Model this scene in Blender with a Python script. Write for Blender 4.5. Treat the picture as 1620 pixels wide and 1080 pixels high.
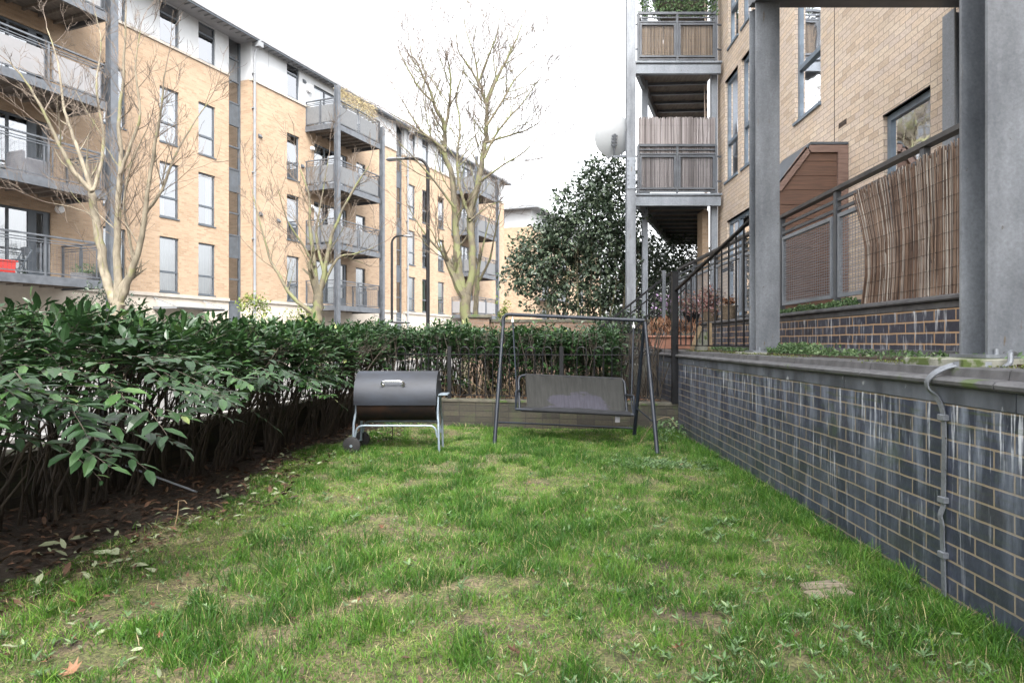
import bpy, math, random
import numpy as np
from mathutils import Vector, Matrix
R = math.radians
sc = bpy.context.scene
for o in list(bpy.data.objects): bpy.data.objects.remove(o)
# ---------------------------------------------------------------- camera, world, sun, exposure
F = 1050.0; EYE = 1.13
cam_d = bpy.data.cameras.new('camera'); cam = bpy.data.objects.new('camera', cam_d)
sc.collection.objects.link(cam); sc.camera = cam
cam.location = (0, 0, EYE); cam.rotation_euler = (R(90), 0, 0)
cam_d.sensor_width = 36; cam_d.lens = 36 * F / 1620; cam_d.clip_start = .05; cam_d.clip_end = 2000
cam_d.shift_y = 0.0006
SUN_EL, SUN_AZ = R(50), R(16)          # hazy sun behind the camera, to its right
sdir = Vector((math.sin(SUN_AZ) * math.cos(SUN_EL), -math.cos(SUN_AZ) * math.cos(SUN_EL), math.sin(SUN_EL)))
w = bpy.data.worlds.new("World"); sc.world = w; w.use_nodes = True
nt = w.node_tree; nt.nodes.clear()
sky = nt.nodes.new('ShaderNodeTexSky'); sky.sky_type = 'NISHITA'; sky.sun_disc = False
sky.sun_elevation = SUN_EL; sky.sun_rotation = math.atan2(sdir.x, sdir.y)
sky.dust_density = 5; sky.air_density = 1.0; sky.ozone_density = 1
hs = nt.nodes.new('ShaderNodeHueSaturation'); hs.inputs['Saturation'].default_value = .12; hs.inputs['Value'].default_value = 1.15
bg = nt.nodes.new('ShaderNodeBackground'); bg.inputs['Strength'].default_value = .15
wo = nt.nodes.new('ShaderNodeOutputWorld')
nt.links.new(sky.outputs[0], hs.inputs['Color']); nt.links.new(hs.outputs[0], bg.inputs[0]); nt.links.new(bg.outputs[0], wo.inputs[0])
sl = bpy.data.lights.new('sun', 'SUN'); sl.energy = .55; sl.angle = R(10); sl.color = (1, .95, .88)
so = bpy.data.objects.new('sun', sl); sc.collection.objects.link(so)
so.rotation_euler = (-sdir).to_track_quat('-Z', 'Y').to_euler()
sc.view_settings.view_transform = 'Standard'; sc.view_settings.look = 'None'
sc.view_settings.gamma = 1; sc.view_settings.exposure = 2.4
sc.cycles.max_bounces = 8; sc.cycles.transparent_max_bounces = 16
sc.cycles.use_denoising = True

# ---------------------------------------------------------------- helpers
rng = random.Random(7); nr = np.random.default_rng(7)
def P(px, py, Y): return Vector(((px - 810) * Y / F, Y, EYE - (py - 541) * Y / F))
def U(px): return (px - 810) / F
C = sc.collection
def tag(o, label=None, cat=None, group=None, kind=None):
    if label: o['label'] = label
    if cat: o['category'] = cat
    if group: o['group'] = group
    if kind: o['kind'] = kind
    return o
def thing(name, loc, label, cat, group=None):
    o = bpy.data.objects.new(name, None); C.objects.link(o); o.location = loc; o.empty_display_size = .2
    return tag(o, label, cat, group)
def mesh_np(name, V, faces, m, parent=None, origin=(0, 0, 0), uv=None, smooth=False):
    """faces: list of int arrays (n,k)"""
    me = bpy.data.meshes.new(name); V = np.asarray(V, dtype=np.float32) - np.asarray(origin, dtype=np.float32)
    me.vertices.add(len(V)); me.vertices.foreach_set('co', V.ravel())
    idx = np.concatenate([f.ravel() for f in faces]).astype(np.int32)
    tot = np.concatenate([np.full(len(f), f.shape[1]) for f in faces]).astype(np.int32)
    me.loops.add(len(idx)); me.loops.foreach_set('vertex_index', idx)
    me.polygons.add(len(tot)); st = np.concatenate([[0], np.cumsum(tot)[:-1]]).astype(np.int32)
    me.polygons.foreach_set('loop_start', st); me.polygons.foreach_set('loop_total', tot)
    me.polygons.foreach_set('use_smooth', np.full(len(tot), bool(smooth)))
    if uv is not None:
        l = me.uv_layers.new(name='UVMap'); l.data.foreach_set('uv', np.asarray(uv, dtype=np.float32)[idx].ravel())
    me.update(); me.validate(); me.materials.append(m)
    o = bpy.data.objects.new(name, me); C.objects.link(o)
    if parent: o.parent = parent
    else: o.location = origin
    return o
class MB:
    def __init__(s, T=None): s.v = []; s.f = []; s.T = T; s.rnd = []
    def add(s, vs, fs, r=None):
        b = len(s.v)
        for p in vs:
            p = s.T(*p) if s.T else Vector(p)
            s.v.append((p[0], p[1], p[2]))
        s.rnd += [r if r is not None else 0.5] * len(vs)
        s.f += [tuple(b + i for i in f) for f in fs]
        return s
    def quad(s, a, b, c, d, r=None): return s.add([a, b, c, d], [(0, 1, 2, 3)], r)
    def box(s, x0, x1, y0, y1, z0, z1, bev=0):
        if bev:
            b = bev; vs = []; 
            for z, i in ((z0, b), (z0 + b, 0), (z1 - b, 0), (z1, b)):
                vs += [(x0 + i, y0 + i, z), (x1 - i, y0 + i, z), (x1 - i, y1 - i, z), (x0 + i, y1 - i, z)]
            fs = [(3, 2, 1, 0), (12, 13, 14, 15)]
            for k in range(3):
                for i in range(4): fs.append((4 * k + i, 4 * k + (i + 1) % 4, 4 * k + 4 + (i + 1) % 4, 4 * k + 4 + i))
            return s.add(vs, fs)
        vs = [(x0, y0, z0), (x1, y0, z0), (x1, y1, z0), (x0, y1, z0), (x0, y0, z1), (x1, y0, z1), (x1, y1, z1), (x0, y1, z1)]
        return s.add(vs, [(3, 2, 1, 0), (4, 5, 6, 7), (0, 1, 5, 4), (1, 2, 6, 5), (2, 3, 7, 6), (3, 0, 4, 7)])
    def prism(s, poly, axis, a, b):
        """extrude 2D poly along axis ('x','y','z') from a to b"""
        n = len(poly)
        def pt(p, t): return {'x': (t, p[0], p[1]), 'y': (p[0], t, p[1]), 'z': (p[0], p[1], t)}[axis]
        vs = [pt(p, a) for p in poly] + [pt(p, b) for p in poly]
        fs = [tuple(range(n))[::-1], tuple(range(n, 2 * n))] + [(i, (i + 1) % n, n + (i + 1) % n, n + i) for i in range(n)]
        return s.add(vs, fs)
    def bar(s, a, b, w, h=None, up=(0, 0, 1)):
        """rectangular bar from a to b"""
        h = h or w; a = Vector(a); b = Vector(b); d = (b - a).normalized(); up = Vector(up)
        if abs(d.dot(up)) > .95: up = Vector((0, 1, 0))
        x = d.cross(up).normalized(); y = x.cross(d).normalized(); vs = []
        for p in (a, b):
            for i, j in ((-1, -1), (1, -1), (1, 1), (-1, 1)): vs.append(tuple(p + x * i * w / 2 + y * j * h / 2))
        return s.add(vs, [(0, 1, 2, 3), (7, 6, 5, 4), (0, 4, 5, 1), (1, 5, 6, 2), (2, 6, 7, 3), (3, 7, 4, 0)])
    def tube(s, pts, r, n=8, r2=None, cap=True, rr=None, flat=None):
        pts = [Vector(p) for p in pts]; m = len(pts)
        if m < 2: return s
        rs = r if isinstance(r, (list, tuple)) else [r + ((r2 if r2 is not None else r) - r) * i / (m - 1) for i in range(m)]
        d = (pts[1] - pts[0]).normalized(); u = Vector((0, 0, 1)) if abs(d.z) < .9 else Vector((1, 0, 0))
        x = d.cross(u).normalized(); vs = []
        for i, p in enumerate(pts):
            d = (pts[min(i + 1, m - 1)] - pts[max(i - 1, 0)])
            if d.length < 1e-9: d = Vector((0, 0, 1))
            d.normalize(); x = (x - d * x.dot(d)).normalized(); y = d.cross(x)
            for k in range(n):
                a = 2 * math.pi * k / n; vs.append(tuple(p + (x * math.cos(a) + y * math.sin(a) * (flat or 1)) * rs[i]))
        fs = [(i * n + k, i * n + (k + 1) % n, (i + 1) * n + (k + 1) % n, (i + 1) * n + k) for i in range(m - 1) for k in range(n)]
        if cap: fs += [tuple(range(n))[::-1], tuple((m - 1) * n + k for k in range(n))]
        return s.add(vs, fs, rr)
    def build(s, name, m, parent=None, origin=(0, 0, 0), smooth=False, uv='box'):
        V = np.array(s.v, dtype=np.float64)
        by = {}
        for f in s.f: by.setdefault(len(f), []).append(f)
        faces = [np.array(v, dtype=np.int64) for v in by.values()]
        o = mesh_np(name, V, faces, m, parent, origin, None, smooth)
        me = o.data; l = me.uv_layers.new(name='UVMap'); n = len(me.loops)
        vi = np.zeros(n, dtype=np.int32); me.loops.foreach_get('vertex_index', vi)
        if uv == 'rnd':
            rn = np.array(s.rnd); co = V[vi]; l.data.foreach_set('uv', np.stack([rn[vi], co[:, 2]], 1).astype(np.float32).ravel())
        else:
            nm = np.zeros(len(me.polygons) * 3, dtype=np.float32); me.polygons.foreach_get('normal', nm); nm = nm.reshape(-1, 3)
            lt = np.zeros(len(me.polygons), dtype=np.int32); me.polygons.foreach_get('loop_total', lt)
            N = np.repeat(nm, lt, 0); co = V[vi]; flat = np.abs(N[:, 2]) > .7
            h = np.hypot(N[:, 0], N[:, 1]) + 1e-9; tx, ty = -N[:, 1] / h, N[:, 0] / h
            sg = np.where(np.abs(tx) > np.abs(ty), np.sign(tx), np.sign(ty)); tx, ty = tx * sg, ty * sg
            u_ = np.where(flat, co[:, 0], tx * co[:, 0] + ty * co[:, 1]); v_ = np.where(flat, co[:, 1], co[:, 2])
            l.data.foreach_set('uv', np.stack([u_, v_], 1).astype(np.float32).ravel())
        if smooth:
            try:
                me.set_sharp_from_angle(angle=R(40))
            except Exception: pass
        return o

# ---------------------------------------------------------------- materials
def node(nt, t, **kw):
    n = nt.nodes.new(t)
    for k, v in kw.items():
        if k in n.inputs: n.inputs[k].default_value = v
        else: setattr(n, k, v)
    return n
def base(name):
    m = bpy.data.materials.new(name); m.use_nodes = True; nt = m.node_tree
    return m, nt, nt.nodes['Principled BSDF'], nt.links.new
def ramp(nt, fac, stops):
    r = nt.nodes.new('ShaderNodeValToRGB'); e = r.color_ramp.elements
    while len(e) < len(stops): e.new(.5)
    for i, (p, c) in enumerate(stops): e[i].position = p; e[i].color = (c[0], c[1], c[2], 1) if not isinstance(c, (int, float)) else (c, c, c, 1)
    nt.links.new(fac, r.inputs[0]); return r
def mixc(nt, fac, a, b, mode='MIX'):
    n = nt.nodes.new('ShaderNodeMix'); n.data_type = 'RGBA'; n.blend_type = mode
    for sck, v in ((0, fac), (6, a), (7, b)):
        if hasattr(v, 'is_linked') or hasattr(v, 'links'): nt.links.new(v, n.inputs[sck])
        else: n.inputs[sck].default_value = v if isinstance(v, (int, float)) else (v[0], v[1], v[2], 1)
    return n.outputs[2]
def noise(nt, scale, detail=4, coord='Object', stretch=None, rough=.6):
    tc = nt.nodes.new('ShaderNodeTexCoord'); n = node(nt, 'ShaderNodeTexNoise', Scale=scale, Detail=detail, Roughness=rough)
    if stretch:
        mp = nt.nodes.new('ShaderNodeMapping'); mp.inputs['Scale'].default_value = stretch
        nt.links.new(tc.outputs[coord], mp.inputs[0]); nt.links.new(mp.outputs[0], n.inputs['Vector'])
    else: nt.links.new(tc.outputs[coord], n.inputs['Vector'])
    return n.outputs[0]
def bump(nt, b, h, strength=.3, dist=.01):
    n = node(nt, 'ShaderNodeBump', Strength=strength, Distance=dist); nt.links.new(h, n.inputs['Height']); nt.links.new(n.outputs[0], b.inputs['Normal'])
def plain(name, c, c2=None, rough=.6, metal=0, scale=3, bs=0, stretch=None, spots=None, spec=.5):
    m, nt, b, L = base(name); b.inputs['Specular IOR Level'].default_value = spec; b.inputs['Roughness'].default_value = rough; b.inputs['Metallic'].default_value = metal
    c2 = c2 or tuple(x * .75 for x in c); n = noise(nt, scale, 6, stretch=stretch)
    r = ramp(nt, n, [(.35, c2), (.65, c)]); out = r.outputs[0]
    if spots:
        n2 = noise(nt, spots[1], 5); r2 = ramp(nt, n2, [(spots[2], 0), (spots[2] + .06, 1)]); out = mixc(nt, r2.outputs[0], out, spots[0])
    L(out, b.inputs['Base Color'])
    if bs: bump(nt, b, n, bs)
    return m
def brick(name, cols, mortar, rough=.8, msize=.010, zoff=0, tint=None, soot=None, off=.5, bs=.5):
    m, nt, b, L = base(name)
    tc = nt.nodes.new('ShaderNodeTexCoord'); mp = nt.nodes.new('ShaderNodeMapping'); mp.inputs['Location'].default_value = (.03, -zoff, 0)
    L(tc.outputs['UV'], mp.inputs[0])
    bt = nt.nodes.new('ShaderNodeTexBrick'); bt.offset = off
    for k, v in (('Scale', 1), ('Mortar Size', msize / 2 * 1.0), ('Mortar Smooth', .15), ('Brick Width', .225), ('Row Height', .075), ('Bias', 0)): bt.inputs[k].default_value = v
    bt.inputs['Color1'].default_value = (0, 0, 0, 1); bt.inputs['Color2'].default_value = (1, 1, 1, 1); bt.inputs['Mortar'].default_value = (.5, .5, .5, 1)
    # slight wobble of the joints
    wn = node(nt, 'ShaderNodeTexNoise', Scale=6, Detail=2); L(mp.outputs[0], wn.inputs['Vector'])
    ad = nt.nodes.new('ShaderNodeVectorMath'); ad.operation = 'SCALE'; ad.inputs['Scale'].default_value = .008
    a2 = nt.nodes.new('ShaderNodeVectorMath'); a2.operation = 'ADD'
    L(wn.outputs['Color'], ad.inputs[0]); L(ad.outputs[0], a2.inputs[0]); L(mp.outputs[0], a2.inputs[1]); L(a2.outputs[0], bt.inputs['Vector'])
    cr = ramp(nt, bt.outputs['Color'], [(i / (len(cols) - 1), c) for i, c in enumerate(cols)])
    fine = node(nt, 'ShaderNodeTexNoise', Scale=40, Detail=5); L(tc.outputs['UV'], fine.inputs['Vector'])
    fr = ramp(nt, fine.outputs[0], [(.3, .78), (.7, 1.12)])
    col = mixc(nt, 1.0, cr.outputs[0], fr.outputs[0], 'MULTIPLY')
    big = node(nt, 'ShaderNodeTexNoise', Scale=.7, Detail=5); L(tc.outputs['UV'], big.inputs['Vector'])
    br = ramp(nt, big.outputs[0], [(.3, tint or (.86, .84, .82)), (.7, (1.05, 1.03, 1.0))])
    col = mixc(nt, 1.0, col, br.outputs[0], 'MULTIPLY')
    col = mixc(nt, bt.outputs['Fac'], col, mortar)
    b.inputs['Roughness'].default_value = rough
    m['_'] = 1
    inv = nt.nodes.new('ShaderNodeMath'); inv.operation = 'SUBTRACT'; inv.inputs[0].default_value = 1; L(bt.outputs['Fac'], inv.inputs[1])
    mx = nt.nodes.new('ShaderNodeMath'); mx.operation = 'MULTIPLY_ADD'; mx.inputs[1].default_value = .25; L(fine.outputs[0], mx.inputs[0]); L(inv.outputs[0], mx.inputs[2])
    bump(nt, b, mx.outputs[0], bs, .008)
    if soot:
        # efflorescence streaks running down and moss in damp joints, heavier near a given height (real stains)
        geo = nt.nodes.new('ShaderNodeNewGeometry'); sp = nt.nodes.new('ShaderNodeSeparateXYZ'); L(geo.outputs['Position'], sp.inputs[0])
        def streak(scx, scz, lo, hi, seed, c, zlo, zhi, k, col):
            mp2 = nt.nodes.new('ShaderNodeMapping'); mp2.inputs['Scale'].default_value = (scx, scz, 1); mp2.inputs['Location'].default_value = (seed, seed * 2, 0)
            L(tc.outputs['UV'], mp2.inputs[0]); nn = node(nt, 'ShaderNodeTexNoise', Scale=1, Detail=6, Roughness=.65); L(mp2.outputs[0], nn.inputs['Vector'])
            rr = ramp(nt, nn.outputs[0], [(lo, 0), (hi, 1)])
            mr = nt.nodes.new('ShaderNodeMapRange'); mr.inputs[1].default_value = zlo; mr.inputs[2].default_value = zhi; mr.inputs[3].default_value = .25; mr.inputs[4].default_value = 1; L(sp.outputs[2], mr.inputs[0])
            mu = nt.nodes.new('ShaderNodeMath'); mu.operation = 'MULTIPLY'; L(rr.outputs[0], mu.inputs[0]); L(mr.outputs[0], mu.inputs[1])
            m2 = nt.nodes.new('ShaderNodeMath'); m2.operation = 'MULTIPLY'; m2.inputs[1].default_value = k; L(mu.outputs[0], m2.inputs[0])
            return mixc(nt, m2.outputs[0], col, c)
        for a in soot: col = streak(*a, col)
    L(col, b.inputs['Base Color'])
    return m
M = {}
M['brick_yellow'] = brick('brick_yellow', [(.27, .192, .128), (.325, .238, .163), (.36, .268, .188), (.30, .214, .143)], (.27, .222, .178), tint=(.9, .86, .8))
M['brick_buff'] = brick('brick_buff', [(.49, .39, .30), (.65, .55, .44), (.59, .50, .43), (.63, .51, .39), (.56, .475, .41)], (.27, .225, .19), msize=.009, bs=.6)
M['brick_brown'] = brick('brick_brown', [(.13, .085, .06), (.19, .125, .085)], (.14, .12, .10))
M['brick_blue'] = brick('brick_blue', [(.026, .031, .048), (.048, .056, .082), (.034, .040, .060), (.062, .070, .098), (.038, .040, .052)], (.225, .182, .13), rough=.42, msize=.010, zoff=.86, tint=(.7, .72, .8), bs=.7,
    soot=[(9, 1.3, .47, .72, 3, (.27, .31, .38), .30, .82, .95), (30, 1.8, .57, .66, 11, (.58, .61, .66), .25, .82, .95), (2.5, 2.2, .60, .74, 7, (.05, .085, .02), .45, .86, .9), (3, 30, .52, .62, 21, (.06, .08, .02), .70, .84, .55), (2, 5, .5, .7, 31, (.04, .05, .03), .25, .0, .7)])
M['brick_upper'] = brick('brick_upper', [(.028, .03, .045), (.05, .055, .075), (.04, .04, .055)], (.36, .235, .135), rough=.45, msize=.013, zoff=1.345, tint=(.75, .77, .85), bs=.7,
    soot=[(24, 2.5, .54, .64, 5, (.55, .57, .60), .9, 1.35, .95), (7, 3, .58, .72, 9, (.3, .32, .35), .9, 1.3, .6)])
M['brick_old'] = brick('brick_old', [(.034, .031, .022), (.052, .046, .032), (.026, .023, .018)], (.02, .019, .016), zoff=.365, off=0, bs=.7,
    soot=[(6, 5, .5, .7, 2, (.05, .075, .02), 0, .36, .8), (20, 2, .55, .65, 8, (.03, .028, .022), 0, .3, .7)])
M['coping_blue'] = plain('coping_blue', (.13, .145, .17), (.05, .056, .068), .45, scale=5, bs=.25, stretch=(1, 1, .4), spots=((.34, .36, .38), 9, .64))
M['coping_dark'] = plain('coping_dark', (.10, .10, .105), (.05, .05, .053), .55, scale=9, bs=.3, spots=((.06, .085, .03), 4, .62))
M['coping_stone'] = plain('coping_stone', (.10, .092, .07), (.045, .043, .032), .9, scale=6, bs=.5, spots=((.05, .08, .02), 5, .55))
M['render_cream'] = plain('render_cream', (.46, .41, .35), (.38, .335, .28), .85, scale=2)
M['stone_band'] = plain('stone_band', (.38, .345, .30), (.27, .245, .215), .8, scale=3)
M['white_panel'] = plain('white_panel', (.40, .41, .42), (.35, .36, .37), .5, scale=1)
M['grey_fascia'] = plain('grey_fascia', (.22, .23, .24), (.17, .178, .19), .5, scale=2)
M['roof_grey'] = plain('roof_grey', (.27, .27, .28), (.2, .2, .21), .6, scale=2)
M['frame_grey'] = plain('frame_grey', (.075, .088, .105), (.05, .06, .07), .45, scale=4)
M['frame_blue'] = plain('frame_blue', (.17, .22, .27), (.10, .13, .165), .4, scale=4)
M['handrail'] = plain('handrail', (.075, .07, .068), (.035, .035, .038), .5, scale=6)
M['steel_grey'] = plain('steel_grey', (.115, .125, .14), (.075, .082, .093), .45, .3, scale=4)
def galv(name, c1, c2, metal=.35):
    m, nt, b, L = base(name); b.inputs['Metallic'].default_value = metal
    tc = nt.nodes.new('ShaderNodeTexCoord'); v = node(nt, 'ShaderNodeTexVoronoi', Scale=45); v.feature = 'F1'; L(tc.outputs['Object'], v.inputs['Vector'])
    n = noise(nt, 3.5, 8, stretch=(1, 1, .35)); r = ramp(nt, n, [(.33, c2), (.67, c1)])
    vr = ramp(nt, v.outputs['Color'], [(.2, .94), (.8, 1.04)]); col = mixc(nt, 1.0, r.outputs[0], vr.outputs[0], 'MULTIPLY')
    n2 = noise(nt, 7, 6, stretch=(3, 3, .6)); r2 = ramp(nt, n2, [(.66, 0), (.74, 1)]); col = mixc(nt, r2.outputs[0], col, (.13, .10, .07)); n4 = noise(nt, 22, 6); r4 = ramp(nt, n4, [(.69, 0), (.73, 1)]); col = mixc(nt, r4.outputs[0], col, (.07, .05, .035)); n5 = noise(nt, 70, 4); r5 = ramp(nt, n5, [(.3, .86), (.7, 1.12)]); col = mixc(nt, 1.0, col, r5.outputs[0], 'MULTIPLY')
    L(col, b.inputs['Base Color']); r3 = ramp(nt, n, [(.3, .42), (.7, .62)]); L(r3.outputs[0], b.inputs['Roughness']); bump(nt, b, n, .15, .004)
    return m
M['galv'] = galv('galvanised_steel', (.245, .262, .285), (.11, .12, .135))
M['galv_light'] = galv('galvanised_light', (.28, .305, .34), (.18, .20, .225))
M['black_paint'] = plain('black_paint', (.010, .0105, .012), (.006, .006, .007), .45, scale=8, spec=.25)
M['black_tube'] = plain('black_tube', (.015, .020, .029), (.012, .015, .021), .4, 0, spec=.35, scale=10, spots=((.10, .06, .04), 14, .72))
M['bbq_black'] = plain('bbq_black', (.022, .027, .038), (.012, .014, .019), .58, 0, spec=.45, scale=3, stretch=(1, 1, 3))
M['bbq_black'].node_tree.nodes['Principled BSDF'].inputs['Coat Weight'].default_value = 0
M['bbq_rust'] = plain('bbq_rust', (.03, .016, .010), (.007, .007, .008), .75, 0, scale=4, spec=.2)
M['bbq_leg'] = plain('bbq_leg', (.26, .32, .37), (.18, .22, .26), .4, .4, scale=12)
M['chrome'] = plain('chrome', (.75, .75, .76), (.6, .6, .62), .18, 1, scale=10)
M['rubber'] = plain('rubber', (.015, .015, .016), (.009, .009, .01), .75, scale=20)
M['white_plastic'] = plain('white_plastic', (.7, .7, .7), (.6, .6, .6), .4)
M['dish_grey'] = plain('dish_grey', (.38, .40, .415), (.34, .355, .37), .45)
M['terracotta'] = plain('terracotta', (.25, .115, .075), (.17, .08, .053), .8, scale=8, spots=((.4, .33, .27), 8, .66))
M['red_plastic'] = plain('red_plastic', (.55, .05, .04), (.45, .04, .035), .45)
M['timber_red'] = plain('timber_red', (.13, .068, .043), (.065, .035, .024), .6, scale=2.2, bs=.15, stretch=(1.2, 1.2, 30))
M['timber_trim'] = plain('timber_trim', (.20, .13, .105), (.12, .075, .06), .6, scale=4, stretch=(1, 1, 9))
M['timber_pale'] = plain('timber_pale', (.26, .19, .11), (.15, .11, .065), .8, scale=10)
M['wicker'] = plain('wicker', (.16, .12, .08), (.06, .045, .03), .85, scale=60, bs=.6)
M['concrete_moss'] = plain('concrete_moss', (.27, .27, .23), (.15, .15, .12), .9, scale=9, bs=.5, spots=((.06, .085, .02), 5, .50))
M['concrete'] = plain('concrete', (.30, .30, .29), (.22, .22, .21), .9, scale=4, bs=.3)
M['steps_dark'] = plain('steps_dark', (.10, .10, .085), (.05, .05, .04), .9, scale=6, bs=.3)
M['soffit'] = plain('soffit', (.20, .17, .14), (.12, .10, .085), .8, scale=3, stretch=(6, 1, 1))
M['asphalt'] = plain('asphalt', (.13, .127, .124), (.10, .098, .096), .9, scale=30, bs=.3)
M['paving'] = plain('paving', (.20, .192, .183), (.16, .153, .146), .85, scale=5, bs=.2)
M['kerb'] = plain('kerb', (.20, .195, .185), (.15, .145, .14), .85, scale=5)
M['interior'] = plain('interior', (.05, .052, .055), (.03, .03, .032), .9, scale=1)
M['curtain'] = plain('curtain', (.72, .73, .72), (.58, .60, .61), .9, scale=2, stretch=(8, 8, .3))
M['curtain_green'] = plain('curtain_green', (.22, .42, .16), (.15, .3, .10), .9, scale=2, stretch=(8, 8, .3))
M['frosted'] = plain('frosted', (.20, .195, .20), (.17, .17, .173), .5, scale=1.5)
M['infill_grey'] = plain('infill_grey', (.13, .135, .14), (.085, .088, .092), .6, scale=9, stretch=(6, 6, 1))
M['dark_slot'] = plain('dark_slot', (.02, .02, .02), (.015, .015, .015), .9)
M['sign_white'] = plain('sign_white', (.75, .75, .74), (.65, .65, .64), .5)
M['cushion_grey'] = plain('cushion_grey', (.15, .15, .16), (.1, .1, .11), .8)
M['plank_grey'] = plain('plank_grey', (.21, .175, .125), (.10, .085, .06), .9, scale=6, bs=.4, stretch=(1, 12, 1))
def glass(name, fac=.4, tint=(.55, .6, .63)):
    m = bpy.data.materials.new(name); m.use_nodes = True; nt = m.node_tree; nt.nodes.clear(); L = nt.links.new
    o = nt.nodes.new('ShaderNodeOutputMaterial'); mx = nt.nodes.new('ShaderNodeMixShader'); t = nt.nodes.new('ShaderNodeBsdfTransparent'); g = nt.nodes.new('ShaderNodeBsdfGlossy')
    t.inputs[0].default_value = (*tint, 1); g.inputs[0].default_value = (.95, .97, 1, 1); g.inputs['Roughness'].default_value = .03
    n = noise(nt, 1.6, 2); bp = node(nt, 'ShaderNodeBump', Strength=.06, Distance=.05); L(n, bp.inputs['Height']); L(bp.outputs[0], g.inputs['Normal'])
    fr = nt.nodes.new('ShaderNodeFresnel'); fr.inputs[0].default_value = 1.5
    mr = nt.nodes.new('ShaderNodeMapRange'); mr.inputs[3].default_value = fac; mr.inputs[4].default_value = 1; L(fr.outputs[0], mr.inputs[0]); L(mr.outputs[0], mx.inputs[0])
    L(t.outputs[0], mx.inputs[1]); L(g.outputs[0], mx.inputs[2]); L(mx.outputs[0], o.inputs[0]); return m
M['glass'] = glass('window_glass', .30); M['glass_dark'] = glass('window_glass_dark', .22, (.3, .33, .35))
def rndmat(name, stops, rough=.5, spec=.5, trans=0, coat=0, shift=None, bs=0):
    """colour from a random number stored per leaf / blade / cane in UV.x"""
    m, nt, b, L = base(name); uv = nt.nodes.new('ShaderNodeUVMap'); sp = nt.nodes.new('ShaderNodeSeparateXYZ'); L(uv.outputs[0], sp.inputs[0])
    fac = sp.outputs[0]
    r = ramp(nt, fac, stops); col = r.outputs[0]
    if shift:
        n = noise(nt, shift[0], 4); r2 = ramp(nt, n, [(shift[1], 0), (shift[2], 1)]); col = mixc(nt, r2.outputs[0], col, shift[3], shift[4] if len(shift) > 4 else 'MIX')
    L(col, b.inputs['Base Color']); b.inputs['Roughness'].default_value = rough; b.inputs['Specular IOR Level'].default_value = spec
    if bs: bump(nt, b, noise(nt, 40, 4), bs, .004)
    if trans:
        o = nt.nodes['Material Output']; t = nt.nodes.new('ShaderNodeBsdfTranslucent'); L(col, t.inputs[0]); mx = nt.nodes.new('ShaderNodeMixShader'); mx.inputs[0].default_value = trans
        L(b.outputs[0], mx.inputs[1]); L(t.outputs[0], mx.inputs[2]); L(mx.outputs[0], o.inputs[0])
    return m
M['hedge_leaf'] = rndmat('hedge_leaf', [(0, (.008, .022, .008)), (.5, (.019, .048, .016)), (.85, (.042, .095, .024)), (.96, (.07, .13, .035)), (1, (.28, .30, .12))], .36, .42, .15)
M['bush_leaf'] = rndmat('bush_leaf', [(0, (.016, .030, .017)), (.6, (.042, .068, .038)), (1, (.11, .14, .085))], .42, .5, .15)
M['bright_leaf'] = rndmat('bright_leaf', [(0, (.05, .09, .012)), (.6, (.14, .19, .03)), (1, (.28, .31, .06))], .5, .4, .25)
M['moss_leaf'] = rndmat('moss_leaf', [(0, (.05, .07, .02)), (.6, (.10, .12, .03)), (1, (.16, .15, .06))], .8, .2, .1)
M['weed_leaf'] = rndmat('weed_leaf', [(0, (.045, .09, .03)), (.7, (.10, .17, .07)), (1, (.20, .27, .13))], .5, .4, .2)
M['pink_flower'] = rndmat('pink_flower', [(0, (.10, .05, .045)), (.4, (.22, .10, .09)), (.7, (.14, .13, .08)), (1, (.32, .22, .25))], .6, .3, .2)
M['mauve_flower'] = rndmat('mauve_flower', [(0, (.04, .08, .03)), (.5, (.10, .12, .06)), (.6, (.38, .25, .42)), (1, (.5, .36, .55))], .6, .3, .2)
M['dry_leaf'] = rndmat('dry_leaf', [(0, (.06, .03, .018)), (.5, (.14, .065, .035)), (.8, (.22, .12, .07)), (1, (.3, .2, .13))], .7, .3)
M['litter'] = rndmat('litter', [(0, (.02, .013, .008)), (.55, (.05, .028, .017)), (.78, (.11, .06, .036)), (.86, (.11, .13, .07)), (1, (.25, .28, .18))], .7, .3)
M['grass'] = rndmat('grass', [(0, (.022, .075, .008)), (.45, (.080, .19, .022)), (.75, (.18, .285, .048)), (.88, (.25, .26, .095)), (1, (.40, .33, .19))], .5, .35, .32)
M['bark_dark'] = plain('bark_dark', (.05, .038, .026), (.022, .018, .014), .85, scale=14, bs=.4, stretch=(1, 1, .3))
M['bark_green'] = plain('bark_green', (.14, .12, .075), (.07, .06, .043), .85, scale=7, bs=.5, stretch=(1, 1, .5), spots=((.12, .125, .055), 3, .5))
M['bark_pale'] = plain('bark_pale', (.20, .172, .125), (.10, .085, .06), .85, scale=8, bs=.5, stretch=(1, 1, .5), spots=((.14, .135, .065), 2.5, .55))
M['twig'] = plain('twig', (.12, .092, .068), (.07, .054, .043), .8, scale=6)
M['reed'] = rndmat('reed', [(0, (.05, .032, .024)), (.3, (.13, .078, .052)), (.6, (.20, .135, .095)), (.85, (.27, .235, .205)), (1, (.40, .36, .31))], .7, .3, 0, shift=(5, .35, .7, (.62, .6, .6), 'MULTIPLY'), bs=.3)
M['reed_grey'] = rndmat('reed_grey', [(0, (.13, .115, .11)), (.5, (.28, .25, .245)), (1, (.42, .39, .385))], .75, .3)
M['reed_tan'] = rndmat('reed_tan', [(0, (.16, .12, .08)), (.5, (.30, .23, .165)), (1, (.42, .34, .26))], .75, .3)
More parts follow.
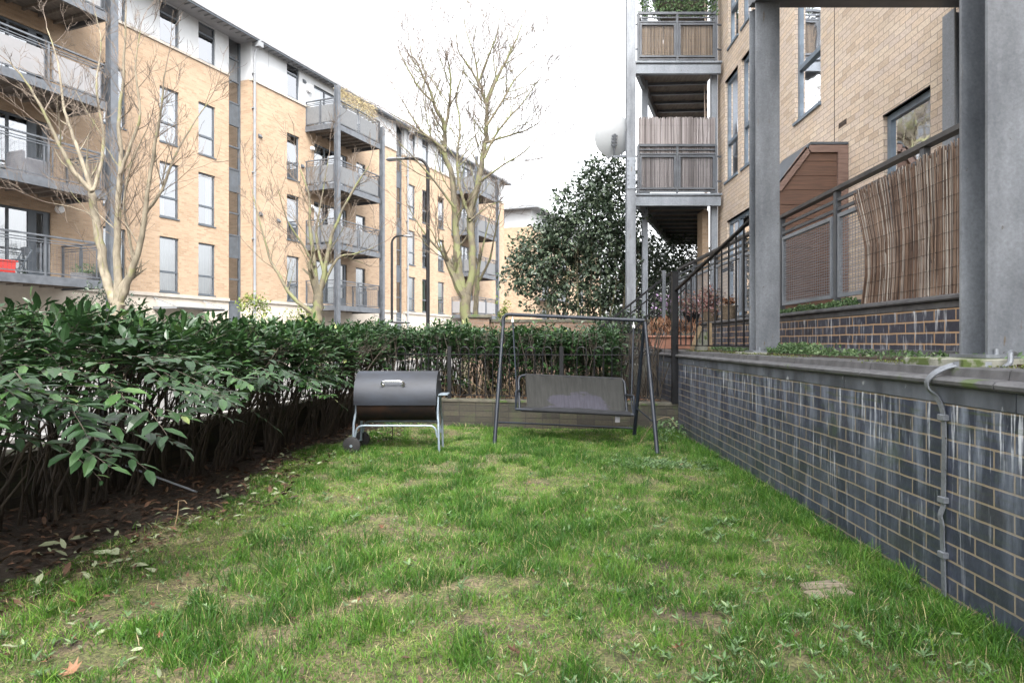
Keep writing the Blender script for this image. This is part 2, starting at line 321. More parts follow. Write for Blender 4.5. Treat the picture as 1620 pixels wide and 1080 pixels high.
def soil_mat():
    m, nt, b, L = base('garden_soil'); n = noise(nt, 2.2, 8); n2 = noise(nt, 14, 8); n3 = noise(nt, 60, 6)
    geo = nt.nodes.new('ShaderNodeNewGeometry')
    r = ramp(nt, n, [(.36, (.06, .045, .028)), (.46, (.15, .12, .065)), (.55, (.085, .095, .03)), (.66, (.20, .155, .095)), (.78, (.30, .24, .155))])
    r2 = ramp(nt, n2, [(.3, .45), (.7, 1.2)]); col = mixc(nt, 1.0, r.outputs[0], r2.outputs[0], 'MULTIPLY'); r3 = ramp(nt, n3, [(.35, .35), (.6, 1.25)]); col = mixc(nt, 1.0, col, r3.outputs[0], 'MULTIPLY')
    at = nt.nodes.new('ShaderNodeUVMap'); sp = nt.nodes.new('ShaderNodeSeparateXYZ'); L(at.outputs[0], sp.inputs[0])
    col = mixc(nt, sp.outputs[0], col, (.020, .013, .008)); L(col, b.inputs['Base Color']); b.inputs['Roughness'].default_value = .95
    ad = nt.nodes.new('ShaderNodeMath'); ad.operation = 'ADD'; L(n2, ad.inputs[0]); L(n3, ad.inputs[1]); bump(nt, b, ad.outputs[0], .8, .02); return m
M['soil'] = soil_mat()
M['earth'] = plain('earth', (.07, .05, .032), (.03, .022, .015), .95, scale=8, bs=.6)
def stained_cloth():
    m, nt, b, L = base('swing_cloth'); tc = nt.nodes.new('ShaderNodeTexCoord')
    n = noise(nt, 4, 5, 'UV'); mp = nt.nodes.new('ShaderNodeMapping'); mp.inputs['Location'].default_value = (-.52, -.08, 0); mp.inputs['Scale'].default_value = (.95, .72, 1)
    L(tc.outputs['UV'], mp.inputs[0]); ln = nt.nodes.new('ShaderNodeVectorMath'); ln.operation = 'LENGTH'; L(mp.outputs[0], ln.inputs[0])
    ad = nt.nodes.new('ShaderNodeMath'); ad.operation = 'MULTIPLY_ADD'; ad.inputs[1].default_value = .5; L(n, ad.inputs[0]); L(ln.outputs['Value'], ad.inputs[2])
    r = ramp(nt, ad.outputs[0], [(.545, (.038, .037, .048)), (.565, (.027, .0275, .026))])
    n2 = noise(nt, 5, 4, 'UV', (10, .5, 1)); r2 = ramp(nt, n2, [(.3, .7), (.7, 1.15)]); L(mixc(nt, 1.0, r.outputs[0], r2.outputs[0], 'MULTIPLY'), b.inputs['Base Color'])
    b.inputs['Roughness'].default_value = .8; b.inputs['Specular IOR Level'].default_value = .2; return m
M['cloth'] = stained_cloth()
M['cloth_edge'] = plain('cloth_edge', (.022, .023, .026), (.015, .016, .018), .8, scale=8, spec=.2)

# ---------------------------------------------------------------- value noise for scattering
_g = nr.random((64, 64, 3))
def vnoise(x, y, s, k=0):
    x = np.asarray(x) * s + 13.7; y = np.asarray(y) * s + 5.1; xi = np.floor(x).astype(int); yi = np.floor(y).astype(int); fx = x - xi; fy = y - yi
    fx = fx * fx * (3 - 2 * fx); fy = fy * fy * (3 - 2 * fy); g = _g[:, :, k]
    a = g[xi % 64, yi % 64]; b = g[(xi + 1) % 64, yi % 64]; c = g[xi % 64, (yi + 1) % 64]; d = g[(xi + 1) % 64, (yi + 1) % 64]
    return (a * (1 - fx) + b * fx) * (1 - fy) + (c * (1 - fx) + d * fx) * fy
def fbm(x, y, s, k=0): return (vnoise(x, y, s, k) + .5 * vnoise(x, y, s * 2.1, k) + .25 * vnoise(x, y, s * 4.3, k)) / 1.75

# ---------------------------------------------------------------- plan of the garden (metres; camera at the origin looking along +Y)
K = .033
def w1(Y): return 1.806 + K * Y          # lawn-side retaining wall
def w2(Y): return 2.64 + K * Y           # upper wall
def w3(Y): return 4.0 + K * Y            # right-hand facade
def wl(Y): return -3.42 + .191 * (Y - 4.43)   # left boundary wall
BK0 = (-2.5, 9.26); BK1 = (w1(8.3), 8.3)      # back low wall, left and right end (front face)
def bk(X): return BK0[1] + (X - BK0[0]) * (BK1[1] - BK0[1]) / (BK1[0] - BK0[0])
def edge(Y): return -2.2 + .09 * (Y - 3) + .16 * math.sin(Y * 1.7) + .08 * math.sin(Y * 4.1 + 1)
def zg(x, y): return .05 * (fbm(x, y, .9, 1) - .5) + .03 * (fbm(x, y, 3.5, 2) - .5)
# ground sheets
def grid(name, x0, x1, y0, y1, n, m_, mat, z, uvf=None, kind='structure'):
    xs = np.linspace(x0, x1, n); ys = np.linspace(y0, y1, m_); X, Y = np.meshgrid(xs, ys); Z = z(X, Y)
    V = np.stack([X.ravel(), Y.ravel(), Z.ravel()], 1); i = np.arange(n * m_).reshape(m_, n)
    Q = np.stack([i[:-1, :-1].ravel(), i[:-1, 1:].ravel(), i[1:, 1:].ravel(), i[1:, :-1].ravel()], 1)
    uv = np.stack([uvf(X, Y).ravel(), Y.ravel()], 1) if uvf else None
    o = mesh_np(name, V, [Q], mat, uv=uv, smooth=True); return tag(o, kind=kind)
MB().quad((-600, -600, -.06), (600, -600, -.06), (600, 600, -.06), (-600, 600, -.06)).build('ground', M['earth'])['kind'] = 'structure'
edge_v = np.vectorize(edge)
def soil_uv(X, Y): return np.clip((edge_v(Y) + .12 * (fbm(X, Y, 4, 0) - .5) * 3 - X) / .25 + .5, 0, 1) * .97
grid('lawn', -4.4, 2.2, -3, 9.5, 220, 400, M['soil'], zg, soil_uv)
# street beyond the left and back walls
s_ = MB(); s_.prism([(-80, -40), (wl(-40) - .26, -40), (wl(9.26) - .26, 9.55), (BK0[0] + .1, 9.55), (-2.2, 12.2), (3.2, 12.2), (60, 12.2), (60, 300), (-80, 300)], 'z', -.05, .1)
s_.build('street', M['asphalt'])['kind'] = 'structure'
pv = MB(); pv.quad((wl(-20) - 2.0, -20, .104), (wl(-20) - .27, -20, .104), (wl(12) - .27, 12, .104), (wl(12) - 2.0, 12, .104)).build('pavement', M['paving'])['kind'] = 'structure'
kb = MB(); kb.bar((wl(-20) - 2.08, -20, .12), (wl(14) - 2.08, 14, .12), .14, .06); kb.build('kerb', M['kerb'])['kind'] = 'structure'
# planting bed behind the back railing
bd = MB(); bd.prism([(BK0[0] - .1, 9.5), (2.12, 8.48), (2.2, 12.2), (-2.3, 12.2)], 'z', -.05, .34); bd.build('planting_bed', M['earth'])['kind'] = 'structure'

# ---------------------------------------------------------------- low brick walls
def coped_wall(name, a, b, thick, z0, z1, mat, cmat, label, ch=.05, cap='coping', lip=.02):
    """wall along a->b (front face), body thickness away to the left of the direction"""
    a = Vector((*a, 0)); b = Vector((*b, 0)); d = (b - a).normalized(); n = Vector((-d.y, d.x, 0)); L = (b - a).length
    T = lambda x, y, z: (a.x + d.x * x + n.x * y, a.y + d.y * x + n.y * y, z)
    t = thing(name, (a.x, a.y, 0), label, 'wall'); 
    MB(T).box(0, L, 0, thick, z0, z1 - ch).build('brickwork', mat, t, (a.x, a.y, 0))
    MB(T).box(0, L, -lip, thick + lip, z1 - ch, z1, .008).build(cap, cmat, t, (a.x, a.y, 0)); return t, T
coped_wall('boundary_wall', (wl(9.26), 9.26), (wl(-4), -4), -.24 + .0001, -.05, .365, M['brick_old'], M['coping_stone'], 'low brick wall in deep shade running behind the stems of the left hedge') if False else None
def wallbody(name, pts, z0, z1, mat, cmat, label, ch, lip):
    """pts: 4 plan corners"""
    o = (pts[0][0], pts[0][1], 0); t = thing(name, o, label, 'wall')
    MB().prism(pts, 'z', z0, z1 - ch).build('brickwork', mat, t, o)
    c = Vector((sum(p[0] for p in pts) / 4, sum(p[1] for p in pts) / 4))
    q = []
    for i in range(4):
        p = Vector(pts[i]); e1 = (p - Vector(pts[i - 1])).normalized(); e2 = (Vector(pts[(i + 1) % 4]) - p).normalized(); q.append(tuple(p + (e1 - e2) * lip))
    MB().prism(q, 'z', z1 - ch, z1).build('coping', cmat, t, o); return t
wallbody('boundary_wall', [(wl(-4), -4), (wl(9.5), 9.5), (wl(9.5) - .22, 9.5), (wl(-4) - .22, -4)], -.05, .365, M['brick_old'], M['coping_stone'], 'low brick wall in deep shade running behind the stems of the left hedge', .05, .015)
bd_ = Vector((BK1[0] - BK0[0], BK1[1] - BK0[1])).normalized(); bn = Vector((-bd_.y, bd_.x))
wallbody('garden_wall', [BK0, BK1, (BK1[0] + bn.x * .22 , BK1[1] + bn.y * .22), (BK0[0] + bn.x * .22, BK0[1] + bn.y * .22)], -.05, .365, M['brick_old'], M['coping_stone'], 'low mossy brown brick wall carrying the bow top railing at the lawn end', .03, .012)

# ---------------------------------------------------------------- retaining wall on the right
def TW(base_, y0):    # frame: x = along wall (Y), y = outward to the lawn (-X), z
    L = math.hypot(1, K); d = Vector((K / L, 1 / L)); n = Vector((-1 / L, K / L))
    return lambda x, y, z: (base_(y0) + d.x * x + n.x * y, y0 + d.y * x + n.y * y, z)
T1 = TW(w1, -3); L1 = 15.6; o1 = (w1(-3), -3, 0)
t = thing('retaining_wall', o1, 'long dark blue brick retaining wall with pale mortar along the right edge of the lawn', 'wall')
MB(T1).box(0, L1, -.3, 0, -.05, .86).build('brickwork', M['brick_blue'], t, o1)
mb = MB(T1)
x = 0
while x < L1:
    l = min(1.37, L1 - x); mb.box(x + .003, x + l - .003, -.3, .006, .862, .938, .003); x += 1.37
mb.build('band', M['coping_blue'], t, o1)
mb = MB(T1); x = .3
while x < L1:
    l = min(1.05, L1 - x)
    # moulded coping unit: nose to the lawn, raised back
    mb.prism([(-.30, .94), (.030, .94), (.042, .950), (.044, .964), (.034, .976), (-.015, .982), (-.022, 1.018), (-.03, 1.022), (-.30, 1.022)], 'x', x + .004, x + l - .004); x += 1.05
mb.build('coping', M['coping_dark'], t, o1)
# terrace behind it and upper wall
tb = MB(); tb.prism([(w1(-3) + .29, -3), (w2(-3), -3), (w2(14), 14), (w1(12.6) + .29, 14)], 'z', 0, 1.035); tb.build('terrace_bed', M['earth'])['kind'] = 'structure'
T2 = TW(w2, -3); L2 = 17; o2 = (w2(-3), -3, 0)
t = thing('upper_wall', o2, 'low dark blue brick wall with orange mortar carrying the mesh railing', 'wall')
MB(T2).box(0, L2, -.3, 0, 1.0, 1.345).build('brickwork', M['brick_upper'], t, o2)
mb = MB(T2); mb.box(0, L2, -.3, .010, 1.0, 1.075, .003); x = 0
while x < L2: mb.box(x + .003, min(x + 1.35, L2) - .003, -.3, .006, 1.347, 1.392, .003); x += 1.35
mb.build('band', M['coping_dark'], t, o2)
mb = MB(T2); x = .2
while x < L2: mb.prism([(-.3, 1.394), (.030, 1.394), (.040, 1.404), (.038, 1.42), (-.02, 1.438), (-.3, 1.438)], 'x', x + .003, min(x + 1.1, L2) - .003); x += 1.1
mb.build('coping', M['coping_dark'], t, o2)
up = MB(); up.prism([(w2(-3) + .29, -6), (w3(-6) + .3, -6), (w3(14.4) + .3, 17.5), (w2(14) + .29, 17.5)], 'z', 0, 1.41); up.build('upper_terrace', M['paving'])['kind'] = 'structure'

# ---------------------------------------------------------------- facades with openings
def facade(T, s0, s1, z0, z1, openings, depth, mbw):
    ss = sorted({s0, s1, *[v for o in openings for v in o[:2] if s0 < v < s1]}); zs = sorted({z0, z1, *[v for o in openings for v in o[2:4] if z0 < v < z1]})
    for i in range(len(ss) - 1):
        for j in range(len(zs) - 1):
            a, b, c, d = ss[i], ss[i + 1], zs[j], zs[j + 1]; m1, m2 = (a + b) / 2, (c + d) / 2
            if any(o[0] < m1 < o[1] and o[2] < m2 < o[3] for o in openings): continue
            mbw.quad((a, 0, c), (b, 0, c), (b, 0, d), (a, 0, d))
    for a, b, c, d in openings:
        if b <= s0 or a >= s1 or d <= z0 or c >= z1: continue
        mbw.quad((a, 0, c), (a, -depth, c), (a, -depth, d), (a, 0, d)); mbw.quad((b, 0, c), (b, 0, d), (b, -depth, d), (b, -depth, c))
        mbw.quad((a, 0, c), (b, 0, c), (b, -depth, c), (a, -depth, c)); mbw.quad((a, 0, d), (a, -depth, d), (b, -depth, d), (b, 0, d))
def window(T, par, org, a, b, c, d, dep, splits_z=(), splits_s=(), fm='frame_grey', gm='glass', cur=None, fw=.055, sill=True):
    f = MB(T); y0, y1 = -dep, -dep + .06
    f.box(a, a + fw, y0, y1, c, d); f.box(b - fw, b, y0, y1, c, d); f.box(a + fw, b - fw, y0, y1, c, c + fw); f.box(a + fw, b - fw, y0, y1, d - fw, d)
    for z in splits_z: f.box(a + fw, b - fw, y0 + .005, y1 + .015, z - .035, z + .035)
    for s in splits_s: f.box(s - .03, s + .03, y0 + .004, y1 + .008, c + fw, d - fw)
    w_ = f.build('window', M[fm], par, org)
    MB(T).quad((a + .03, y0 + .03, c + .03), (b - .03, y0 + .03, c + .03), (b - .03, y0 + .03, d - .03), (a + .03, y0 + .03, d - .03)).build('pane', M[gm], w_, org)
    if sill: MB(T).box(a - .02, b + .02, -dep + .02, .03, c - .045, c - .002).build('sill', M[fm], w_, org)
    if cur:
        cm = MB(T); n = max(6, int((b - a) / .05)); zt = d - .05; side = cur[1]
        rngs = {'full': [(a, b)], 'sides': [(a, a + (b - a) * .3), (b - (b - a) * .3, b)], 'left': [(a, a + (b - a) * .5)], 'right': [(b - (b - a) * .5, b)]}[side]
        for (p, q) in rngs:
            k = max(5, int((q - p) / .045))
            for i in range(k):
                u0, u1 = p + (q - p) * i / k, p + (q - p) * (i + 1) / k; e0, e1 = (.03 if i % 2 else 0), (0 if i % 2 else .03)
                cm.quad((u0, y0 - .12 - e0, c), (u1, y0 - .12 - e1, c), (u1, y0 - .12 - e1, zt), (u0, y0 - .12 - e0, zt))
        cm.build('curtain', M[cur[0]], w_, org)
    return w_

# ---------------------------------------------------------------- left apartment block (frame: s along street, d out towards the street, z)
X0, Y0 = -12.34, 23.9; _n = math.hypot(.4095, 1); DX, DY = .4095 / _n, 1 / _n; NX, NY = DY, -DX
def TL(s, d, z): return (X0 + DX * s + NX * d, Y0 + DY * s + NY * d, z)
def S(px, d=0):
    u = U(px); return (u * Y0 + u * NY * d - X0 - NX * d) / (DX - u * DY)
FP = 2.67; F0 = 2.93; ZB = 11.80; ZE = 13.30
org = TL(0, 0, 0)
bl = thing('apartment_block', org, 'long yellow brick apartment block with a white top storey and stacked balconies across the street', 'building')
s_end = S(788); sA = -24.0; s_st0, s_st1 = S(362), S(377); s_p2 = S(398, .5) ; D2 = .5
s_st0b, s_st1b = S(627, D2), S(640, .5)
def levels(): return range(4)
ops1 = []; wins = []
def addwin(pa, pb, d, rows=(0, 1, 2), top=True, w=None):
    a, b = S(pa, d), S(pb, d)
    if w: b = a + w
    for k in rows: wins.append((a, b, F0 + FP * k, F0 + FP * k + 1.97, d, k))
    if top: wins.append((a, b, ZB + .04, ZE - .03, d, 3))
addwin(163, 199, 0); addwin(252.5, 283, 0); addwin(314, 340.5, 0)
sd0, sd1 = S(-22), S(81)
doors1 = [(sd0, sd1, F0 + FP * k, F0 + FP * k + 2.1, 0, k) for k in range(4)]
for q in range(1, 4):   # further left, outside the frame
    for k in range(3): wins.append((sd0 - 3 * q, sd0 - 3 * q + 1.3, F0 + FP * k, F0 + FP * k + 1.97, 0, k))
addwin(454, 473.5, D2)
doors2 = [(S(497, D2), S(549, D2), F0 + FP * k, F0 + FP * k + 2.0, D2, k) for k in range(4)]
for k in range(3): wins.append((S(563, D2), S(578, D2), F0 + FP * k, F0 + FP * k + 1.97, D2, k))
D3 = .5
for pa, pb in ((645, 657), (668, 678), (693, 703)): addwin(pa, pb, D3)
doors3 = [(S(730, D3), S(748, D3), F0 + FP * k, F0 + FP * k + 2.0, D3, k) for k in range(4)]
OPS = [w_[:4] + (w_[4],) for w_ in wins + doors1 + doors2 + doors3]
def sect(s0, s1, d, zlo=F0 - .18):
    """one stretch of facade at offset d"""
    Td = lambda a, b, c: TL(a, b + d, c)
    o_ = [x[:4] for x in OPS if abs(x[4] - d) < .01 and x[1] > s0 and x[0] < s1]
    f = MB(Td); facade(Td, s0, s1, zlo + .12, ZB, [x for x in o_ if x[2] < ZB - .5], .12, f)
    if d > 0: f.quad((s0, 0, zlo), (s0, -d - .3, zlo), (s0, -d - .3, ZB), (s0, 0, ZB))
    f.build('brickwork', M['brick_yellow'], bl, org)
    f = MB(Td); facade(Td, s0, s1, ZB, ZE, [x for x in o_ if x[3] > ZB + .2], .10, f)
    if d > 0: f.quad((s0, .002, ZB), (s0, -d - .3, ZB), (s0, -d - .3, ZE), (s0, .002, ZE))
    f.build('white_cladding', M['white_panel'], bl, org)
    g = MB(Td)
    for q in range(int((s1 - s0) / 1.9)):
        sx = s0 + .95 + 1.9 * q
        if not any(x[0] - .05 < sx < x[1] + .05 for x in o_): g.box(sx - .006, sx + .006, 0, .004, ZB, ZE)
    if g.v: g.build('cladding_joint', M['grey_fascia'], bl, org)
    MB(Td).box(s0 - .02, s1, -.1, .05, ZB - .07, ZB + .02).build('string_course', M['stone_band'], bl, org)
    MB(Td).box(s0 - .02, s1, -.1, .06, zlo, zlo + .12).build('stone_band', M['stone_band'], bl, org)
    b2 = MB(Td); b2.quad((s0, -.01, 0), (s1, -.01, 0), (s1, -.01, zlo), (s0, -.01, zlo))
    if d > 0: b2.quad((s0, -.01, 0), (s0, -d - .3, 0), (s0, -d - .3, zlo), (s0, -.01, zlo))
    b2.build('rendered_base', M['render_cream'], bl, org)
sect(sA, s_st0, 0); sect(s_p2, s_st0b, D2); sect(s_st1b, s_end, D3)
# end wall and hidden core so that nothing is open
MB(TL).box(sA, s_end - .05, -12, -1.1, 0, ZE - .02).build('interior', M['interior'], bl, org)
ew = MB(TL); ew.quad((s_end, D3, 0), (s_end, -12, 0), (s_end, -12, ZE), (s_end, D3, ZE)); ew.build('end_wall', M['brick_yellow'], bl, org)
# stair glazing strips
def stairstrip(a, b, d):
    f = MB(TL); g = []
    z = .1; hs_ = []
    while z < ZE - .1: hs_.append(z); z += .89
    f.box(a, a + .07, d - .1, d, .1, ZE); f.box(b - .07, b, d - .1, d, .1, ZE)
    for z in hs_: f.box(a + .07, b - .07, d - .09, d - .01, z - .03, z + .03)
    w_ = f.build('stair_window', M['frame_grey'], bl, org)
    MB(TL).quad((a, d - .05, .1), (b, d - .05, .1), (b, d - .05, ZE), (a, d - .05, ZE)).build('pane', M['glass_dark'], w_, org)
    for i, z in enumerate(hs_[:-1]):
        if i % 3 == 2: MB(TL).box(a + .06, b - .06, d - .045, d - .03, z + .03, z + .86).build('spandrel', M['frame_grey'], w_, org)
    f = MB(TL); f.quad((b, d, 0), (b, d, ZE), (b, d + .02, ZE), (b, d + .02, 0))
stairstrip(s_st0, s_p2, -.08); stairstrip(s_st0b, s_st1b, .3)
for i, (a, b, c, d, dd, k) in enumerate(wins):
    Td = lambda x, y, z, dd=dd: TL(x, y + dd, z)
    cur = None
    if k == 0: cur = ('curtain', 'full') if i % 5 else ('curtain', 'sides')
    elif k == 1 and i % 2: cur = ('curtain', ['sides', 'right', 'left'][i % 3])
    elif k == 2 and i % 3 == 0: cur = ('curtain', 'sides')
    if dd == D3 and k == 0 and i % 4 < 3 and a > S(660, D3): cur = ('curtain_green', 'full')
    window(Td, bl, org, a, b, c, d, .12, (c + (.72 if k < 3 else 1.05),), (), 'frame_grey', 'glass', cur)
for (a, b, c, d, dd, k) in doors1 + doors2 + doors3:
    Td = lambda x, y, z, dd=dd: TL(x, y + dd, z); m_ = a + (b - a) * .66
    wd = window(Td, bl, org, a, b, c, d, .12, (), (a + (b - a) * .33, m_), 'frame_grey', 'glass', ('curtain', 'sides' if k else 'full'), .07, False)
    dp = MB(Td); dp.box(m_ + .03, m_ + .2, -.10, -.05, c + .05, d - .07); dp.box(b - .2, b - .07, -.10, -.05, c + .05, d - .07); dp.box(m_ + .2, b - .2, -.10, -.05, c + .05, c + .35)
    dp.box(m_ + .2, b - .2, -.10, -.05, c + .85, c + 1.0); dp.build('door_panel', M['frame_grey'], wd, org)
# eaves and roof
rf = MB(TL); rf.prism([(-12, ZE), (.85, ZE), (.85, ZE + .05), (.75, ZE + .2), (-5.5, ZE + .8), (-12, ZE + .3)], 'x', sA, s_end + .6)
rf.build('roof', M['roof_grey'], bl, org)
ev = MB(TL); ev.box(sA, s_end + .62, 0.852, .92, ZE + .02, ZE + .16); 
ev.build('gutter', M['roof_grey'], bl, org)
ev = MB(TL); ev.box(sA, s_end + .61, .852, .89, ZE - .05, ZE + .018); ev.build('fascia', M['frame_grey'], bl, org)
so_ = MB(TL); s = sA + .2
while s < s_end: so_.box(s, s + .03, .5, .8, ZE - .04, ZE - .003); s += .3
so_.build('soffit_rib', M['grey_fascia'], bl, org)
# downpipes
def pipe(s, d, top=True):
    m = MB(TL); m.tube([(s, d + .4, ZE + .02), (s, d + .35, ZE - .15), (s, d + .14, ZE - .4), (s, d + .1, ZE - .6), (s, d + .1, .2)], .05, 8)
    for z in (2.7, 5.3, 8, 10.6, 12): m.box(s - .07, s + .07, d, d + .13, z, z + .05)
    m.box(s - .12, s + .12, d + .2, d + .45, ZE - .25, ZE - .05)
    m.build('downpipe', M['grey_fascia'], bl, org, True)
pipe(S(403, D2 + .1), D2 - .0); pipe(S(643, D3), D3); pipe(S(727, D3), D3)
# wall lamps and vents on the facade
def bulkhead(s, d, z, r=.11):
    m = MB(TL); m.tube([(s, d, z), (s, d + .06, z), (s, d + .14, z)], [r, r, r * .75], 12); m.build('wall_lamp', M['white_plastic'], bl, org, True)
bulkhead(S(93), 0, P(93, 349, 21).z + .2, .13); bulkhead(S(91), 0, F0 + FP + 1.75, .1); bulkhead(S(493, D2), D2, F0 + FP * 2 + 1.7, .1); bulkhead(S(492, D2), D2, F0 + FP + 1.7, .1)
m = MB(TL); m.tube([(S(487, D2), D2, 12.6), (S(487, D2), D2 + .15, 12.6)], .17, 14); m.build('wall_vent', M['white_plastic'], bl, org, True)
for px, z in ((481, 12.85), (411, 9.6), (412, 6.4), (440, 6.3), (478, 9.0)):
    m = MB(TL); m.prism([(D2, z + .09), (D2 + .09, z - .04), (D2, z - .09)], 'x', S(px, D2) - .09, S(px, D2) + .09); m.build('vent_cowl', M['frame_grey'], bl, org)
def canopy(sa, sb, d, z):
    m = MB(TL); m.box(sa, sb, d, d + 1.1, z, z + .03); 
    for s in (sa, sb - .04): m.box(s, s + .04, d, d + 1.1, z - .06, z - .001); m.bar((s + .02, d, z + .35), (s + .02, d + 1.0, z + .04), .03)
    m.build('entrance_canopy', M['grey_fascia'], bl, org)
canopy(S(242), S(322, 0), .0, 2.35); canopy(S(592, D2), S(622, D2), D2, 2.2)
# balconies
def rail_side(m, inf, pA, pB, z, style, nb=None):
    """railing between two plan points pA,pB (in building frame)"""
    a = Vector((pA[0], pA[1], z)); b = Vector((pB[0], pB[1], z)); L = (b - a).length; n = nb or max(1, round(L / 1.7)); up = Vector((0, 0, 1))
    m.bar(a + up * 1.1, b + up * 1.1, .07, .045); m.bar(a + up * .99, b + up * .99, .025); m.bar(a + up * .92, b + up * .92, .025); m.bar(a + up * .08, b + up * .08, .03)
    for i in range(n + 1): p = a + (b - a) * i / n; m.bar(p, p + up * 1.08, .05)
    for i in range(n):
        p = a + (b - a) * (i + .07 * 1.6 / 1.6) / n; q = a + (b - a) * (i + .93) / n
        if style == 'wire':
            for k in range(15): h = .13 + k * .05; inf.bar(p + up * h, q + up * h, .0045)
            for k in range(int((q - p).length / .1)): r_ = p + (q - p) * k / int((q - p).length / .1); inf.bar(r_ + up * .1, r_ + up * .86, .004)
        else: inf.bar(p + up * .48, q + up * .48, .02, .74)
        m.bar(p + up * .1, p + up * .88, .03); m.bar(q + up * .1, q + up * .88, .03)
def balcony(s0, s1, d0, dep, z, style, par=None):
    m = MB(TL); m.box(s0, s1, d0, d0 + dep, z - .08, z); m.box(s0, s1, d0 + dep - .08, d0 + dep + .003, z - .24, z - .082); m.box(s0, s0 + .08, d0, d0 + dep - .082, z - .24, z - .082); m.box(s1 - .08, s1, d0, d0 + dep - .082, z - .24, z - .082)
    b_ = m.build('balcony', M['steel_grey'], bl, org)
    u = MB(TL); s = s0 + .3
    while s < s1 - .2: u.box(s, s + .06, d0, d0 + dep - .082, z - .2, z - .081); s += .45
    u.box(s0 + .1, s1 - .1, d0 + .02, d0 + dep - .09, z - .20 + .09, z - .0812); u.build('soffit', M['soffit'], b_, org)
    r_ = MB(TL); inf = MB(TL); e = .05
    rail_side(r_, inf, (s0 + e, d0 + dep - e), (s1 - e, d0 + dep - e), z, style); rail_side(r_, inf, (s0 + e, d0), (s0 + e, d0 + dep - e), z, style, 2); rail_side(r_, inf, (s1 - e, d0), (s1 - e, d0 + dep - e), z, style, 2)
    r_.build('railing', M['steel_grey'], b_, org)
    inf.build('infill', M[{'wire': 'steel_grey', 'frost': 'frosted', 'grey': 'infill_grey'}[style]], b_, org)
dp1 = 1.73
sb1 = S(169, dp1); sb0 = sb1 - 6.6
for k, st in enumerate(('wire', 'wire', 'frost', 'frost')): balcony(sb0, sb1 - (.12 if k == 0 else 0), 0, dp1, F0 + .02 + FP * k, st)
sc0, sc1 = S(483, D2), S(605, D2 + dp1)
for k, st in enumerate(('wire', 'grey', 'grey', 'grey')): balcony(sc0, sc1, D2, dp1 - .1, F0 - .1 + FP * k - (.05 if k == 0 else 0), st)
sd_0, sd_1 = S(714, D3), S(786, D3 + dp1)
for k, st in enumerate(('frost', 'grey', 'grey', 'grey')): balcony(sd_0, sd_1, D3, dp1, F0 + FP * k, st)
def hcol(s, d, z0, z1, w_=.2):
    m = MB(TL); m.box(s - w_ / 2, s + w_ / 2, d - w_ / 2, d - w_ / 2 + .02, z0, z1); m.box(s - w_ / 2, s + w_ / 2, d + w_ / 2 - .02, d + w_ / 2, z0, z1); m.box(s - .01, s + .01, d - w_ / 2 + .02, d + w_ / 2 - .02, z0, z1)
    m.build('balcony_column', M['steel_grey'], bl, org)
hcol(sb1 + .2, dp1 - .05, 0, ZE + .3, .24); hcol(sc0 + .0, D2 + dp1 + .02, 0, F0 + 3 * FP + 1.5, .2); hcol(sc1 + .12, D2 + dp1 - .1, 0, F0 + 3 * FP + .8, .2)
hcol(sd_0, D3 + dp1 + .1, 0, ZE - .3, .18); hcol(sd_1 + .12, D3 + dp1, 0, ZE - 1, .2)

# ---- second block of the same street, further off
O2 = TL(0, 0, 0)
sf = S(840, 0) if False else None
def TF(s, d, z):   # corner at px 840, Y=60
    cx, cy = U(840) * 60, 60; return (cx + DX * s + NX * d, cy + DY * s + NY * d, z)
of = TF(0, 0, 0)
b2 = thing('distant_block', of, 'distant yellow brick block with white top storey seen behind the evergreen bush', 'building')
fs = MB(TF); ops = [(-4.6, -3.4, F0 + FP * k + .5, F0 + FP * k + 1.7) for k in range(3)]
zt = P(840, 326, 60).z
TFs = lambda a, b, c: TF(-b, a, c)     # side facade: a = out along n (negative to the left), b = depth
f = MB(TFs); facade(TFs, -14, 0, 0, 11.6, [(-3.7, -2.7, 2.3 + 2.9 * k, 3.7 + 2.9 * k) for k in range(3)], .1, f); f.build('brickwork', M['brick_yellow'], b2, of)
f = MB(TFs); facade(TFs, -14, 0, 11.6, zt - .3, [(-3.7, -2.6, 11.8, zt - .5)], .1, f); f.build('white_cladding', M['white_panel'], b2, of)
for k in range(4):
    a_ = (-3.7, -2.7, 2.3 + 2.9 * k, 3.7 + 2.9 * k) if k < 3 else (-3.7, -2.6, 11.8, zt - .5)
    window(TFs, b2, of, *a_, .1, (), (), 'frame_grey', 'glass', None, .08, False)
f = MB(TF); wf = [(3 + 6 * i, 5 + 6 * i, 2.3 + 2.9 * k, 4.2 + 2.9 * k) for i in range(3) for k in range(3)] + [(3 + 6 * i, 5.5 + 6 * i, 11.8, zt - .6) for i in range(3)]
facade(TF, 0, 24, 0, 11.6, wf, .1, f); f.build('front_brickwork', M['brick_yellow'], b2, of)
f = MB(TF); facade(TF, 0, 24, 11.6, zt - .3, wf, .1, f); f.build('front_cladding', M['white_panel'], b2, of)
for w_ in wf: window(TF, b2, of, *w_, .1, (), ((w_[0] + w_[1]) / 2,), 'frame_grey', 'glass', None, .08, False)
MB(TF).box(.2, 24, -14, -.6, 0, zt - .35).build('interior', M['interior'], b2, of)
MB(TF).prism([(-14.3, zt - .3), (.9, zt - .3), (.9, zt - .1), (-7, zt + .1), (-14.3, zt - .1)], 'x', -.9, 24).build('roof', M['grey_fascia'], b2, of)
